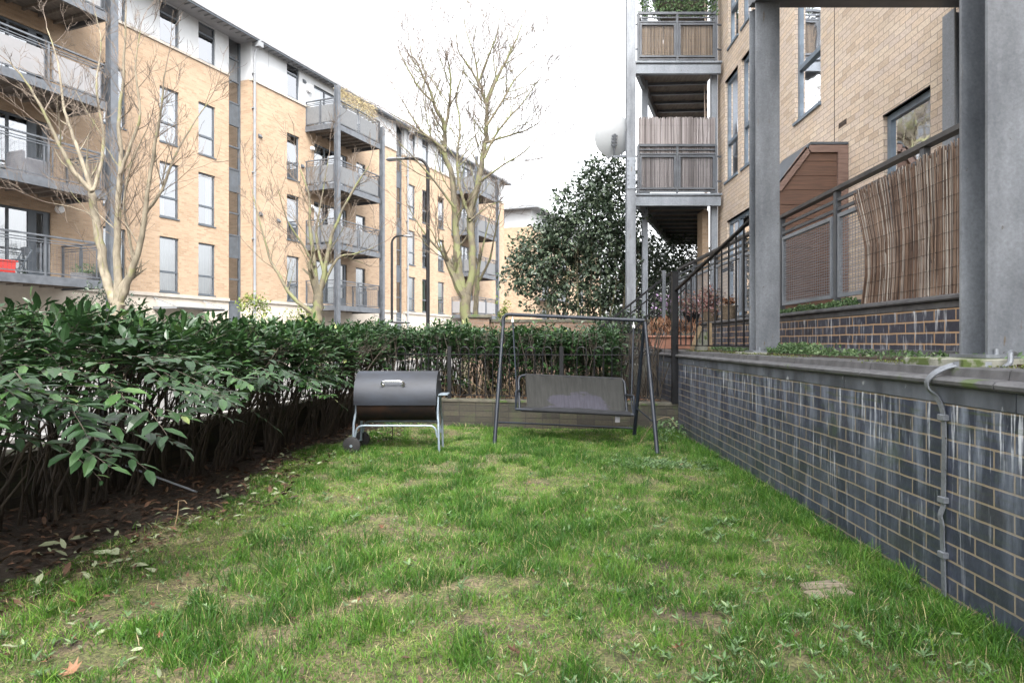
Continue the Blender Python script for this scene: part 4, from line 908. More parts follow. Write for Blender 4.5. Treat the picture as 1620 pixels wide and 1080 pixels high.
for p0, p1, q0, q1 in ((FRB, TRp, BRB, TRp), (FLB, TLp, BLB, TLp)):
    m = MB(); m.tube([p0.lerp(p1, .22), q0.lerp(q1, .27)], .008, 6); m.build('side_brace', M['black_tube'], sw, osw, True)
# bench: front edge, back edge, top of back
FL = P(816, 647, 7.42); FR = P(1003, 656, 7.0); BL_ = P(822, 651, 7.85); BR_ = P(992, 656, 7.50)
BL_.z = FL.z - .05; BR_.z = FR.z - .05; TL_ = P(820, 593, 8.02); TR_ = P(988, 600, 7.70)
m = MB(); m.tube([FL, FR], .016, 10); m.tube([FL, FL.lerp(BL_, .95)], .014, 8); m.tube([FR, FR.lerp(BR_, .95)], .014, 8)
m.tube(bendpts(BL_, TL_, TL_.lerp(TR_, .5), .09)[:-1] + bendpts(TL_.lerp(TR_, .5), TR_, BR_, .07)[1:], .015, 10); m.tube([BL_, BR_], .013, 8)
for A0, B0, C0 in ((FL, BL_, TL_), (FR, BR_, TR_)):
    arm = B0.lerp(C0, .55); m.tube(bendpts(A0, A0 + Vector((0, .0, .20)), arm, .06), .011, 8)
bf = m.build('bench_frame', M['black_tube'], sw, osw, True)
def clothgrid(name, a, b, c, d, n, k, sag, mat, ripple=.004):
    """a,b bottom left/right; c,d top right/left; sag along the view"""
    V_, uv_ = [], []; nrm = (b - a).cross(d - a).normalized()
    for j in range(k + 1):
        for i in range(n + 1):
            s_, t_ = i / n, j / k; p = a.lerp(b, s_).lerp(d.lerp(c, s_), t_); w_ = math.sin(math.pi * t_); p = p + nrm * (sag * w_ * (1 - .25 * math.cos(2 * math.pi * s_)) + ripple * math.sin(s_ * 44 + 3 * math.sin(s_ * 9)) * (.5 + t_))
            V_.append(tuple(p)); uv_.append((s_, t_))
    I = np.arange((n + 1) * (k + 1)).reshape(k + 1, n + 1); Q = np.stack([I[:-1, :-1].ravel(), I[:-1, 1:].ravel(), I[1:, 1:].ravel(), I[1:, :-1].ravel()], 1)
    V1 = np.array(V_); V2 = V1 + np.array(nrm) * .003
    return mesh_np(name, np.concatenate([V1, V2]), [Q, Q[:, ::-1] + len(V_)], M[mat], sw, osw, np.array(uv_ + uv_), True)
ex = (TR_ - TL_).normalized()
bc = clothgrid('backrest', BL_ + ex * .09 - Vector((0, .01, 0)), BR_ - ex * .02 - Vector((0, .01, 0)), TR_ - ex * .03 + Vector((0, -.02, .006)), TL_ + ex * .085 + Vector((0, -.02, .012)), 60, 12, -.03, 'cloth')
m = MB(); m.tube([TL_ + ex * .085, TR_ - ex * .03], .0205, 10); m.build('hem', M['cloth_edge'], bc, osw, True)
clothgrid('seat', FL + ex * .07 + Vector((0, .0, .014)), FR - ex * .03 + Vector((0, 0, .014)), BR_ - ex * .03, BL_ + ex * .09, 30, 8, .03, 'cloth_edge')
m = MB(); m.tube([FL + ex * .07, FR - ex * .03], .0205, 10); m.build('seat_hem', M['cloth_edge'], sw, osw, True)
m = MB(); q = FR.lerp(FL, .13); m.box(q.x - .025, q.x + .025, q.y + .02, q.y + .03, q.z - .09, q.z - .02); m.build('care_tag', M['cushion_grey'], sw, osw)
for e, t_, f_, s_ in ((.07, FL, BL_, TLp), (.925, FR, BR_, TRp)):
    p = TLp.lerp(TRp, e); mm = Vector((t_.x, t_.y, t_.z + .20)).lerp(f_, .35); m = MB(); m.tube([p - Vector((0, 0, .06)), mm], .0095, 8); m.tube([mm, t_ + Vector((0, .05, .0))], .0095, 8); m.build('hanger', M['black_tube'], sw, osw, True)
    m = MB(); m.tube([p + Vector((0, 0, -.015)), p + Vector((0, 0, -.06))], .006, 6); m.bar(p - Vector((0, 0, .055)), p - Vector((0, 0, .09)), .026); m.build('hook', M['white_plastic'], sw, osw)

# ---------------------------------------------------------------- earthing strap on the retaining wall
sp_ = [(1534, 556, 2.86), (1531, 560, 2.85), (1532, 588, 2.84)]
yq = w1(0) / (U(1497) - K); Ts = lambda s, d, z: (w1(yq + s) - d, yq + s, z)
t = thing('metal_strap', Ts(0, 0, 0), 'grey flat metal strap running down the blue brick wall over the coping', 'strap'); ot = Ts(0, 0, 0)
def strap(pts, w_=.024, th=.006, m=None):
    m = m or MB()
    for a, b in zip(pts[:-1], pts[1:]):
        a, b = Vector(a), Vector(b); e = (b - a).normalized() * .003; m.bar(a - e, b + e, w_, th, up=(-1, .03, 0))
    return m
def smooth(pts, n=5):
    out = []; pts = [Vector(p) for p in pts]
    for i in range(len(pts) - 1):
        p0, p1, p2, p3 = pts[max(i - 1, 0)], pts[i], pts[i + 1], pts[min(i + 2, len(pts) - 1)]
        for k in range(n): t_ = k / n; out.append(.5 * ((2 * p1) + (p2 - p0) * t_ + (2 * p0 - 5 * p1 + 4 * p2 - p3) * t_ ** 2 + (3 * p1 - p0 - 3 * p2 + p3) * t_ ** 3))
    return out + [pts[-1]]
m = MB(); pth = [Ts(-.05, -.16, 1.03), Ts(-.02, -.06, 1.036), Ts(.005, .02, 1.01), Ts(.04, .056, .965), Ts(.05, .052, .925), Ts(.045, .02, .89), Ts(.01, .014, .84), Ts(-.005, .012, .74), Ts(.0, .012, .5), Ts(.0, .012, .42), Ts(.008, .022, .37), Ts(.0, .018, .33), Ts(.008, .012, .27), Ts(.0, .012, .12), Ts(-.005, .012, -.02)]
strap(smooth(pth, 6), .027, .006, m); m.tube(smooth([(2.2, 2.9, 1.08), (2.12, 2.82, 1.085), (2.10, 2.80, 1.04), (2.06, 2.79, 1.02)]), .011, 8); m.build('strip', M['galv'], t, ot)
for z in (.80, .44, .20): m = MB(); q = Ts(0, .014, z); m.box(q[0] - .012, q[0] + .012, q[1] - .022, q[1] + .022, z - .014, z + .014, .003); m.build('clip', M['galv'], t, ot)

# ---------------------------------------------------------------- leaf scattering
LEAF8 = np.array([(0, 0, 0), (.28, .17, .035), (.28, 0, 0), (.28, -.17, .035), (.66, .16, .01), (.66, 0, -.03), (.66, -.16, .01), (1, 0, -.10)])
LF_T = np.array([(0, 2, 1), (0, 3, 2), (4, 5, 7), (5, 6, 7)]); LF_Q = np.array([(1, 2, 5, 4), (2, 3, 6, 5)])
LEAF4 = np.array([(0, 0, 0), (.5, .27, .06), (1, 0, -.04), (.5, -.27, .06), (.5, 0, -.02)]); L4_T = np.array([(0, 4, 1), (0, 3, 4), (1, 4, 2), (4, 3, 2)])
def leaves(name, pos, axis, nrm, size, rnd, mat, tmpl=LEAF8, T_=LF_T, Q_=LF_Q, parent=None, origin=(0, 0, 0), wid=1.0):
    pos = np.asarray(pos); ax = np.asarray(axis); ax /= np.linalg.norm(ax, axis=1, keepdims=True) + 1e-9; nn = np.asarray(nrm, dtype=float)
    nn = nn - ax * (nn * ax).sum(1, keepdims=True); nn /= np.linalg.norm(nn, axis=1, keepdims=True) + 1e-9; sd_ = np.cross(nn, ax); size = np.asarray(size)[:, None, None]
    V = pos[:, None, :] + size * (tmpl[None, :, 0:1] * ax[:, None, :] + tmpl[None, :, 1:2] * wid * sd_[:, None, :] + tmpl[None, :, 2:3] * nn[:, None, :])
    n = len(pos); k = len(tmpl); off = (np.arange(n) * k)[:, None, None]; faces = []
    if T_ is not None: faces.append((T_[None] + off).reshape(-1, 3))
    if Q_ is not None: faces.append((Q_[None] + off).reshape(-1, 4))
    uv = np.stack([np.repeat(np.asarray(rnd), k), np.tile(tmpl[:, 0], n)], 1)
    return mesh_np(name, V.reshape(-1, 3), faces, M[mat], parent, origin, uv, False)
def rnv(n): v = nr.normal(size=(n, 3)); return v / np.linalg.norm(v, axis=1, keepdims=True)
def shoots(starts, dirs, per, ln, lsize, droop=.25, spread=.9):
    """leafy shoots: returns arrays for leaves and a list of stem polylines"""
    pos, axs, nrm, sz, rn, stems = [], [], [], [], [], []
    for (p, d) in zip(starts, dirs):
        d = Vector(d).normalized(); p = Vector(p); L = ln * rng.uniform(.6, 1.3); n = rng.randint(per - 2, per + 2); a0 = rng.uniform(0, 6.28); base_r = rng.random(); pl = [p.copy()]
        side = d.cross(Vector((0, 0, 1))); side = side.normalized() if side.length > .1 else Vector((1, 0, 0)); upv = side.cross(d).normalized()
        for i in range(n):
            q = (i + .6) / n; pp = p + d * L * q + Vector((0, 0, -droop * L * q * q * .5)); pl.append(pp); a = a0 + i * 2.4 if abs(d.z) > .7 else (i % 2) * math.pi + rng.uniform(-.5, .5)
            o = side * math.cos(a) + upv * math.sin(a) * .7; la = (d * (.35 + .8 * q) + o * spread + Vector((0, 0, -.12))).normalized(); s = lsize * rng.uniform(.5, 1.3) * (1 - .25 * q)
            pos.append(pp); axs.append(la); nrm.append(upv + Vector((rng.gauss(0, .3), rng.gauss(0, .3), .5))); sz.append(s); rn.append(min(1, max(0, base_r * .45 + rng.random() * .42 + .1 * q)) if rng.random() > .012 else rng.uniform(.9, 1))
        stems.append(pl)
    return [np.array([tuple(v) for v in pos]), np.array([tuple(v) for v in axs]), np.array([tuple(v) for v in nrm]), np.array(sz), np.array(rn)], stems

# ---- left hedge
oh = (wl(5), 5, 0)
hg = thing('hedge', oh, 'broad-leaved evergreen hedge with bare stems below along the left boundary', 'hedge')
def hx(Y): return -2.72 + .085 * (Y - 3)      # centre line of the foliage
def front(Y): return -2.10 + .05 * (Y - 3)
ST, DR = [], []
for i in range(3300):
    Y = 1.2 + 8.1 * rng.random() ** .85; c = hx(Y); fr_ = front(Y) + .10 * math.sin(Y * 2.1) + .08 * math.sin(Y * 5.3); bk_ = wl(Y) - .25
    X = rng.uniform(bk_, fr_); q = (X - bk_) / (fr_ - bk_)       # 0 street side, 1 lawn side
    top = 1.165 - .20 * max(0, (q - .62) / .38) ** 2 + .035 * math.sin(Y * 3.3 + X * 2) + .03 * math.sin(Y * 9)
    thick = .24 + .09 * math.sin(Y * 1.3) + (.06 if Y < 4 else 0); z = top - thick * rng.random() ** 1.6 + .02
    if q > .8 and rng.random() < .22: z -= rng.uniform(0, .16)
    out = Vector((1, -.25, 0)) * (.9 * (q - .25)) ; ST.append((X, Y, z)); DR.append((out.x + rng.gauss(0, .45), out.y + rng.gauss(0, .45), rng.uniform(.0, .9) if z > top - .12 else rng.uniform(-.35, .4)))
# a few drooping sprays that hang out over the lawn side
for (px, py, Y) in ((210, 655, 2.75), (150, 640, 2.7), (100, 590, 2.7), (290, 600, 3.0), (330, 625, 3.3), (60, 600, 2.6), (30, 630, 2.6), (250, 575, 3.0), (370, 610, 3.9), (500, 610, 5.9), (470, 600, 5.3), (520, 590, 6.6), (190, 690, 2.8), (540, 600, 7.2), (420, 590, 4.6)):
    b_ = P(px, py, Y)
    for k in range(6): ST.append(tuple(b_ + Vector((rng.gauss(-.12, .09), rng.gauss(0, .12), rng.gauss(.02, .035))))); DR.append((.9, -.3 + rng.gauss(0, .4), rng.uniform(-.45, .1)))
A_h, stems_h = shoots(ST, DR, 7, .20, .112)
leaves('foliage', *A_h, 'hedge_leaf', parent=hg, origin=oh)
m = MB()
for pl in stems_h: m.tube(pl[::2] + [pl[-1]], .0022, 3, .001, cap=False)
m.build('shoots', M['bark_dark'], hg, oh)
for i in range(84):
    Y = 1.6 + 7.6 * (i + rng.random()) / 84; xb_ = wl(Y) + rng.uniform(.22, .62); m = MB(); base_ = Vector((xb_, Y, -.02))
    for j in range(rng.randint(3, 5)):
        r0 = rng.uniform(.005, .013); tx = rng.uniform(-.2, .62); ty = rng.uniform(-.3, .3); pts = []
        for k in range(7):
            q = k / 6; pts.append(base_ + Vector((tx * q ** 1.4 + rng.gauss(0, .014) + (j - 2) * .02, ty * q + rng.gauss(0, .016) + (j % 2) * .03, 1.10 * q)))
        m.tube(pts, r0, 6, r0 * .45)
        for q in range(3):
            k = rng.randint(2, 5); s0_ = pts[k]; d_ = Vector((rng.uniform(-.3, .5), rng.uniform(-.4, .4), rng.uniform(.2, .5))); m.tube([s0_, s0_ + d_ * .35 + Vector((0, 0, .03)), s0_ + d_ * .8], r0 * .4, 4, r0 * .2)
    m.build('stem', M['bark_dark'], hg, oh)

# ---- hedge behind the back railing
oh2 = (-.5, 10.2, .34)
hb = thing('hedge', oh2, 'lower clipped evergreen hedge growing behind the bow top railing', 'hedge')
ST, DR = [], []
for i in range(5800):
    X = rng.uniform(-2.7, 1.5); fy_ = bk(X) + .38; Y = rng.uniform(fy_, fy_ + 1.7); top = 1.30 - .07 * (X + 2.5) / 3 + .03 * math.sin(X * 5) + .03 * math.sin(Y * 4)
    fnt = (Y - fy_) < .35; z = top - rng.random() ** 1.2 * (.80 if fnt else .4)
    ST.append((X, Y, z)); DR.append((rng.gauss(0, .5), -.7 + rng.gauss(0, .5) if fnt else rng.gauss(0, .5), rng.uniform(-.1, .8)))
A_b, stems_b = shoots(ST, DR, 6, .18, .085); leaves('foliage', *A_b, 'hedge_leaf', parent=hb, origin=oh2)
m = MB()
for i in range(520):
    X = rng.uniform(-2.4, 2.0); Y = bk(X) + rng.uniform(.35, 1.9); p = Vector((X, Y, .3)); d_ = Vector((rng.uniform(-.25, .25), rng.uniform(-.2, .2), 1))
    m.tube([p, p + d_ * .3 + Vector((rng.gauss(0, .02), 0, 0)), p + d_ * .6 + Vector((rng.gauss(0, .04), 0, 0)), p + d_ * .95], rng.uniform(.005, .013), 5, .004)
m.build('stems', M['bark_dark'], hb, oh2)

# ---- generic branching tree
RMIN = .003
def grow(mt, mw, p, d, L, r, depth, tips=None, up=.25, wig=.12, kids=(3, 5), mid=None):
    n = 5 if depth > 1 else 4; pts = [p.copy()]; d = d.normalized(); st_ = L / n
    for i in range(n):
        d = (d + Vector((rng.gauss(0, wig), rng.gauss(0, wig), rng.gauss(0, wig) + up * .3))).normalized(); p = p + d * st_; pts.append(p.copy())
    (mt if r > .012 else mw).tube(pts, r, 7 if r > .03 else (5 if r > .012 else 3), max(r * .35, RMIN * .7), cap=False)
    if tips is not None: tips.append((pts[-1], d))
    if depth <= 0: return
    for k in range(rng.randint(*kids)):
        q = rng.uniform(.25, .98); i = min(int(q * n), n - 1); b = pts[i].lerp(pts[i + 1], q * n - i); dd = (pts[i + 1] - pts[i]).normalized(); side = Vector((rng.gauss(0, 1), rng.gauss(0, 1), rng.gauss(0, .5))); side = (side - dd * side.dot(dd)).normalized()
        grow(mt, mw, b, dd * .8 + side * .65 + Vector((0, 0, up * .5)), L * rng.uniform(.45, .72), max(r * (1 - q * .5) * .55, RMIN), depth - 1, tips, up, wig, kids)
def limbtree(name, Y, limbs, label, mat, cat='tree', twl=1.0, twr=.012, per_m=2.2, depth=2, group=None, zb=.1):
    global RMIN
    RMIN = Y * .0003; o = P(limbs[0][0][0][0], limbs[0][0][0][1], Y); o = (o.x, Y, zb); t = thing(name, o, label, cat, group); mt, mw = MB(), MB()
    for li, (pts, r0, r1) in enumerate(limbs):
        pp = []; dd = rng.uniform(-1, 1) * .9; n_ = len(pts)
        for i, q in enumerate(pts): pp.append(P(q[0], q[1], Y + (q[2] if len(q) > 2 else dd * (i / (n_ - 1)) ** 1.2 * (0 if li == 0 else 1))))
        if li == 0: pp = [Vector((pp[0].x, Y, zb))] + pp
        sp = smooth(pp, 4); sp = [v + Vector((rng.gauss(0, r0 * .12), 0, rng.gauss(0, r0 * .12))) for v in sp]; mt.tube(sp, r0, 10, r1)
        Lt = sum((sp[i + 1] - sp[i]).length for i in range(len(sp) - 1)); nk = int(Lt * per_m)
        if li == 0 and r1 > .04: nk = 0
        for k in range(nk):
            q = rng.uniform(.22, 1); i = min(int(q * (len(sp) - 1)), len(sp) - 2); b = sp[i].lerp(sp[i + 1], rng.random()); d0 = (sp[i + 1] - sp[i]).normalized(); side = Vector((rng.gauss(0, 1), rng.gauss(0, .8), rng.gauss(.1, .4))); side = (side - d0 * side.dot(d0)).normalized(); rl = r0 + (r1 - r0) * q
            grow(mt, mw, b, d0 * .55 + side * .8 + Vector((0, 0, .25)), twl * rng.uniform(.6, 1.25) * (1.15 - .55 * q), min(rl * .5, twr * rng.uniform(.6, 1.2)), depth, None, .35, .10, (2, 4))
        grow(mt, mw, sp[-1], sp[-1] - sp[-2], twl * .9, r1, depth, None, .25, .09, (3, 5))
    mt.build('trunk', M[mat], t, o, True); mw.build('twigs', M['twig'], t, o); return t
limbtree('bare_tree', 12, [
    ([(188, 505), (187, 488), (186, 474)], .13, .10),
    ([(183, 480), (168, 440), (157, 380), (147, 325), (145, 302)], .085, .06),
    ([(145, 302), (118, 272), (92, 225), (70, 180), (40, 128), (10, 95)], .045, .010),
    ([(146, 303), (128, 250), (112, 205), (100, 165), (92, 100), (74, 45)], .042, .009),
    ([(147, 302), (160, 258), (163, 205), (152, 140), (160, 70), (150, 20)], .035, .008),
    ([(187, 478), (185, 400), (187, 330), (191, 270), (188, 200), (195, 120), (200, 10)], .075, .012),
    ([(190, 480), (206, 435), (222, 385), (230, 335), (238, 270), (252, 190), (262, 110)], .07, .011),
    ([(230, 338), (256, 300), (275, 250), (300, 205), (330, 160)], .032, .008),
    ([(190, 275), (208, 225), (222, 180), (214, 110), (222, 50)], .035, .008),
    ([(212, 420), (203, 365), (196, 320), (208, 260), (232, 205)], .028, .007),
    ([(164, 430), (150, 350), (120, 330), (85, 322)], .012, .005)],
    'pale barked bare tree forking into three stems above the left hedge', 'bark_pale', twl=.8, twr=.012, per_m=4.2)
limbtree('bare_tree', 17, [
    ([(500, 515), (503, 480), (505, 466)], .15, .12),
    ([(503, 470), (498, 424), (491, 364), (489, 308), (474, 268)], .075, .012),
    ([(505, 468), (510, 443), (519, 400), (528, 364), (560, 299), (585, 262)], .08, .012),
    ([(506, 462), (533, 410), (560, 402), (590, 392)], .045, .010),
    ([(499, 497), (463, 470), (440, 432), (426, 406), (408, 340), (398, 300)], .06, .010),
    ([(497, 420), (478, 385), (455, 350), (440, 300)], .035, .008),
    ([(512, 430), (500, 370), (508, 320), (520, 250)], .04, .009)],
    'smaller greenish bare tree in front of the middle balconies', 'bark_green', twl=.95, twr=.013, per_m=3.2)
limbtree('bare_tree', 19, [
    ([(738, 530), (738, 500), (735, 466)], .17, .155),
    ([(733, 470), (725, 415), (722, 385), (718, 300), (704, 240), (704, 205), (686, 160), (665, 112), (650, 85)], .13, .014),
    ([(737, 472), (748, 428), (743, 345), (756, 290), (766, 240), (769, 200), (770, 165), (757, 130), (752, 98), (738, 50)], .12, .013),
    ([(770, 166), (784, 130), (800, 98), (818, 60), (828, 30)], .05, .010),
    ([(705, 240), (685, 222), (665, 205), (640, 165), (618, 130)], .045, .009),
    ([(703, 208), (712, 160), (712, 110), (700, 75)], .05, .010),
    ([(743, 345), (728, 300), (723, 255), (728, 200), (722, 150), (735, 110)], .05, .010),
    ([(758, 288), (795, 262), (830, 240), (852, 215)], .035, .008),
    ([(768, 226), (805, 215), (840, 203), (862, 185)], .035, .008),
    ([(769, 200), (792, 165), (812, 130), (835, 105), (858, 85)], .04, .008),
    ([(720, 330), (690, 290), (660, 255), (630, 225)], .04, .009), ([(686, 162), (664, 140), (640, 100), (632, 80)], .035, .009), ([(704, 235), (672, 215), (645, 195), (618, 180)], .035, .009), ([(766, 250), (790, 205), (825, 165), (850, 130)], .04, .009), ([(757, 132), (770, 95), (785, 60), (790, 30)], .03, .008),
    ([(727, 425), (705, 405), (682, 382)], .05, .03),
    ([(742, 350), (775, 325), (800, 318)], .03, .008),
    ([(760, 140), (745, 110), (725, 80), (722, 45)], .04, .008)],
    'tallest bare tree, rising in front of the sky beside the black lamp post', 'bark_green', twl=1.55, twr=.02, per_m=5.0)
limbtree('slender_tree', 22, [
    ([(753, 515), (753, 480), (755, 440)], .10, .08),
    ([(755, 440), (765, 385), (778, 330)], .05, .010), ([(757, 445), (775, 410), (783, 370), (792, 330)], .05, .010), ([(754, 440), (748, 390), (752, 350)], .04, .010)],
    'slender yellowish bare tree just right of the tallest tree', 'bark_green', twl=.9, twr=.012, per_m=1.6)

# ---- big evergreen bush
def bush(name, clumps, n, size, mat, label, stems=(), cat='bush', o=None, rim=.55):
    o = o or (clumps[0][0], clumps[0][1], .3); t = thing(name, o, label, cat); vol = np.array([c[3] * c[4] * c[5] for c in clumps]); vol = vol / vol.sum(); ids = nr.choice(len(clumps), n, p=vol)
    c = np.array(clumps)[ids]; u = rnv(n); rr = (rim + (1 - rim) * nr.random(n)) ** .7; rr = np.where(nr.random(n) < .25, nr.random(n), rr)
    q = c[:, :3] + u * c[:, 3:6] * rr[:, None] * (1 + .22 * np.sin(c[:, 0:1] * 7 + u[:, 0:1] * 8 + u[:, 2:3] * 9))
    keep = vnoise(q[:, 0] * 1 + q[:, 1] * .7, q[:, 2] + q[:, 1] * .6, 3.6, 2) > .34; q = q[keep]; u = u[keep]; k = len(q)
    ax_ = u * .6 + rnv(k) * .8 + np.array([0, 0, -.15]); nm = rnv(k) * .7 + np.array([0, -.1, .8]) + u * .4
    leaves('foliage', q, ax_, nm, size * (.6 + .7 * nr.random(k)), nr.random(k), mat, LEAF4, L4_T, None, t, o)
    if stems:
        m = MB()
        for (x, y, x2, y2, z0, z1, r) in stems:
            a, b = Vector((x, y, z0)), Vector((x2, y2, z1)); pts = [a.lerp(b, i / 5) + Vector((rng.gauss(0, .05), rng.gauss(0, .05), 0)) for i in range(6)]; m.tube(pts, r, 6, r * .3)
            for j in range(5): p = pts[rng.randint(2, 4)]; d_ = Vector((rng.gauss(0, .6), rng.gauss(0, .4), .8)); m.tube([p, p + d_ * .4, p + d_ * .8 + Vector((0, 0, .1))], r * .35, 4, r * .1)
        m.build('stems', M['bark_green'], t, o, True)
    return t
YB = 15.2
def cl(px, py, rx, rz, ry=1.0, dy=0): p = P(px, py, YB + dy); k = YB / F; return (p.x, p.y, p.z, rx * k, ry, rz * k)
cls = [cl(965, 330, 55, 70), cl(930, 390, 75, 62), cl(870, 425, 62, 45, .9), cl(950, 290, 38, 40, .7), cl(968, 255, 12, 20, .4), cl(985, 270, 16, 24, .4), cl(940, 300, 35, 30, .6), cl(900, 370, 40, 40, .8), cl(838, 430, 36, 30, .6), cl(815, 410, 18, 14, .4), cl(990, 420, 40, 80, .9, .6), cl(850, 385, 30, 30, .6),
       cl(893, 318, 22, 24, .5), cl(872, 352, 26, 26, .6), cl(828, 392, 22, 22, .5), cl(812, 440, 24, 22, .5), cl(925, 450, 75, 45, 1), cl(870, 470, 45, 28, .8), cl(905, 325, 28, 30, .6), cl(930, 262, 12, 14, .3), cl(960, 480, 55, 40, .9, .5)]
bush('evergreen_bush', cls, 27000, .105, 'bush_leaf', 'big loose evergreen bush filling the gap left of the tall far column', [(.9 + i * .22, 15 + .1 * (i % 3), .6 + i * .3, 15.1, .1, 3.6 + .2 * (i % 4), .035) for i in range(9)], o=(1.6, 15.2, .1))
cl2 = [(.9, 11.9, 1.0, .8, .5, .35), (.1, 12.1, .95, .7, .4, .28), (1.6, 12.3, 1.1, .7, .6, .45), (2.1, 12.6, 1.3, .4, .5, .5)]
bush('evergreen_shrub', cl2, 9000, .085, 'bush_leaf', 'dark spreading shrub low behind the railing and the swing', o=(1, 12, .1))
cl3 = [(4.6, 18.6, 3.6, 1.0, .8, .9), (3.4, 16.6, 3.4, .5, .6, .9), (3.3, 16.4, 2.3, .6, .8, 1.3), (4.0, 16.8, 2.2, .6, .8, 1.3), (4.6, 18.5, 2.4, .9, .8, 1.5), (5.4, 20.3, 2.6, 1.0, .8, 1.7), (2.9, 15.9, 1.6, .5, .5, .9), (3.9, 18.6, 2.8, .9, .6, 1.5)]
bush('evergreen_shrub', cl3, 21000, .10, 'bush_leaf', 'shadowy evergreen shrub under the far steel balcony', o=(3.5, 16.5, 1))
def at_(px, py, Y): return tuple(P(px, py, Y))
p = P(401, 487, 15); bush('conifer', [(p.x, p.y, p.z + .05, .36, .3, .30), (p.x - .2, p.y, p.z + .05, .16, .2, .26), (p.x + .22, p.y, p.z - .02, .16, .2, .2), (p.x, p.y, p.z - .8, .35, .35, .7)], 2600, .06, 'bright_leaf', 'yellow-green conifer poking above the left hedge', o=(p.x, p.y, .1), rim=.2)
p = P(165, 462, 13.5); bush('garden_shrub', [(p.x, p.y, p.z - .1, .5, .4, .32), (p.x + .5, p.y, p.z - .3, .4, .4, .3), (p.x, p.y, p.z - .9, .6, .5, .8)], 2600, .07, 'bush_leaf', 'small rounded green shrub at the foot of the pale three stemmed tree', o=(p.x, p.y, .1))
p = P(478, 495, 19); bush('garden_shrub', [(p.x, p.y, p.z - .2, .7, .4, .5)], 900, .07, 'bright_leaf', 'wispy yellow-green shrub below the middle balconies', o=(p.x, p.y, .1), rim=.1)
p = P(795, 487, 24); bush('garden_shrub', [(p.x, p.y, p.z - .1, .3, .3, .55)], 500, .10, 'bright_leaf', 'yellow-green shrub against the far brick beside the pier', o=(p.x, p.y, .1), rim=.1)
p = P(700, 512, 24); bush('garden_shrub', [(p.x, p.y, p.z - .1, .7, .4, .35)], 260, .10, 'weed_leaf', 'thin sparse shrub behind the hedge beside the black lamp post', o=(p.x, p.y, .1), rim=.1)

# ---------------------------------------------------------------- pots and planters on the right
ya_, yb_ = 10.85, 11.1; m = MB(); ot = (2.55, 10.95, 1.022); t = thing('terracotta_trough', (2.6, 9.6, 1.022), 'long terracotta trough of dry plants on the wall behind the tall post', 'planter'); ot = (2.6, 9.6, 1.022)
m = MB(); m.prism([(2.02, 1.036), (2.66, 1.036), (2.72, 1.20), (1.96, 1.20)], 'y', 9.5, 9.7); m.box(1.94, 2.74, 9.47, 9.73, 1.195, 1.225, .006)
for i in range(5): m.box(2.07 + i * .13, 2.075 + i * .13, 9.493, 9.4995, 1.05, 1.19)
m.build('trough', M['terracotta'], t, ot)
pl = nr.random((260, 3)) * np.array([.7, .16, .22]) + np.array([2.0, 9.52, 1.21]); leaves('dry_plants', pl, rnv(260) * .5 + np.array([0, 0, 1]), rnv(260), .06 + .06 * nr.random(260), nr.random(260), 'dry_leaf', LEAF4, L4_T, None, t, ot, .5)
def pot(px, Y, r, h, mat, plant, n, ph, pr, label, z=1.44, trail=0):
    x = U(px) * Y; o = (x, Y, z); t = thing('plant_pot', o, label, 'plant pot'); m = MB(); m.tube([(x, Y, z + .002), (x, Y, z + h * .9), (x, Y, z + h * .9), (x, Y, z + h)], [r * .68, r, r * 1.08, r * 1.08], 20); m.build('pot', M[mat], t, o, True)
    q = rnv(n) * np.array([pr, pr * .7, ph]) * (nr.random((n, 1)) ** .5) + np.array([x, Y, z + h + ph * .6]); q[:, 2] = np.maximum(q[:, 2], z + h * .9 - trail * nr.random(n))
    if trail: q[:, 1] -= np.where(q[:, 2] < z + h, r * 1.1, 0)
    leaves('plant', q, rnv(n) + np.array([0, 0, .3]), rnv(n) * .6 + np.array([0, -.3, .6]), .03 + .035 * nr.random(n), nr.random(n), plant, LEAF4, L4_T, None, t, o)
    m = MB()
    for i in range(9): m.tube([(x, Y, z + h * .8), (x + rng.gauss(0, pr * .4), Y + rng.gauss(0, pr * .3), z + h + ph * rng.uniform(.4, 1.3))], .004, 4, .002)
    m.build('stems', M['bark_dark'], t, o)
pot(1153, 9.1, .12, .19, 'wicker', 'dry_leaf', 160, .08, .12, 'wicker pot holding withered brown stalks nearest the grey column')
pot(1124, 10.0, .13, .18, 'wicker', 'pink_flower', 620, .22, .24, 'wicker pot overflowing with dusty pink foliage', trail=.22)
pot(1094, 10.6, .14, .17, 'black_paint', 'pink_flower', 520, .20, .30, 'black pot of reddish and cream foliage left of the wicker pots', trail=.15)
pot(1057, 11.4, .14, .16, 'black_paint', 'mauve_flower', 520, .24, .28, 'dark pot of mauve flowers left of the tall black post', z=1.44, trail=.25)
# propped planks and dark box
x, Y = 2.27, 7.9; t = thing('timber_offcuts', (x, Y, 1.022), 'two old timber boards propped against a dark slab on the wall top', 'boards'); ow = (x, Y, 1.022)
m = MB(); m.bar((x - .14, Y - .02, 1.03), (x - .02, Y + .02, 1.32), .02, .045, up=(1, 0, 0)); m.build('board', M['timber_pale'], t, ow); m = MB(); m.bar((x + .09, Y, 1.03), (x + .09, Y + .03, 1.36), .05, .02, up=(0, 1, 0)); m.build('board', M['timber_pale'], t, ow)
m = MB(); m.prism([(x - .10, 1.03), (x + .07, 1.03), (x + .07, 1.25), (x - .02, 1.25)], 'y', Y + .04, Y + .08); m.build('slab', M['concrete_moss'], t, ow)
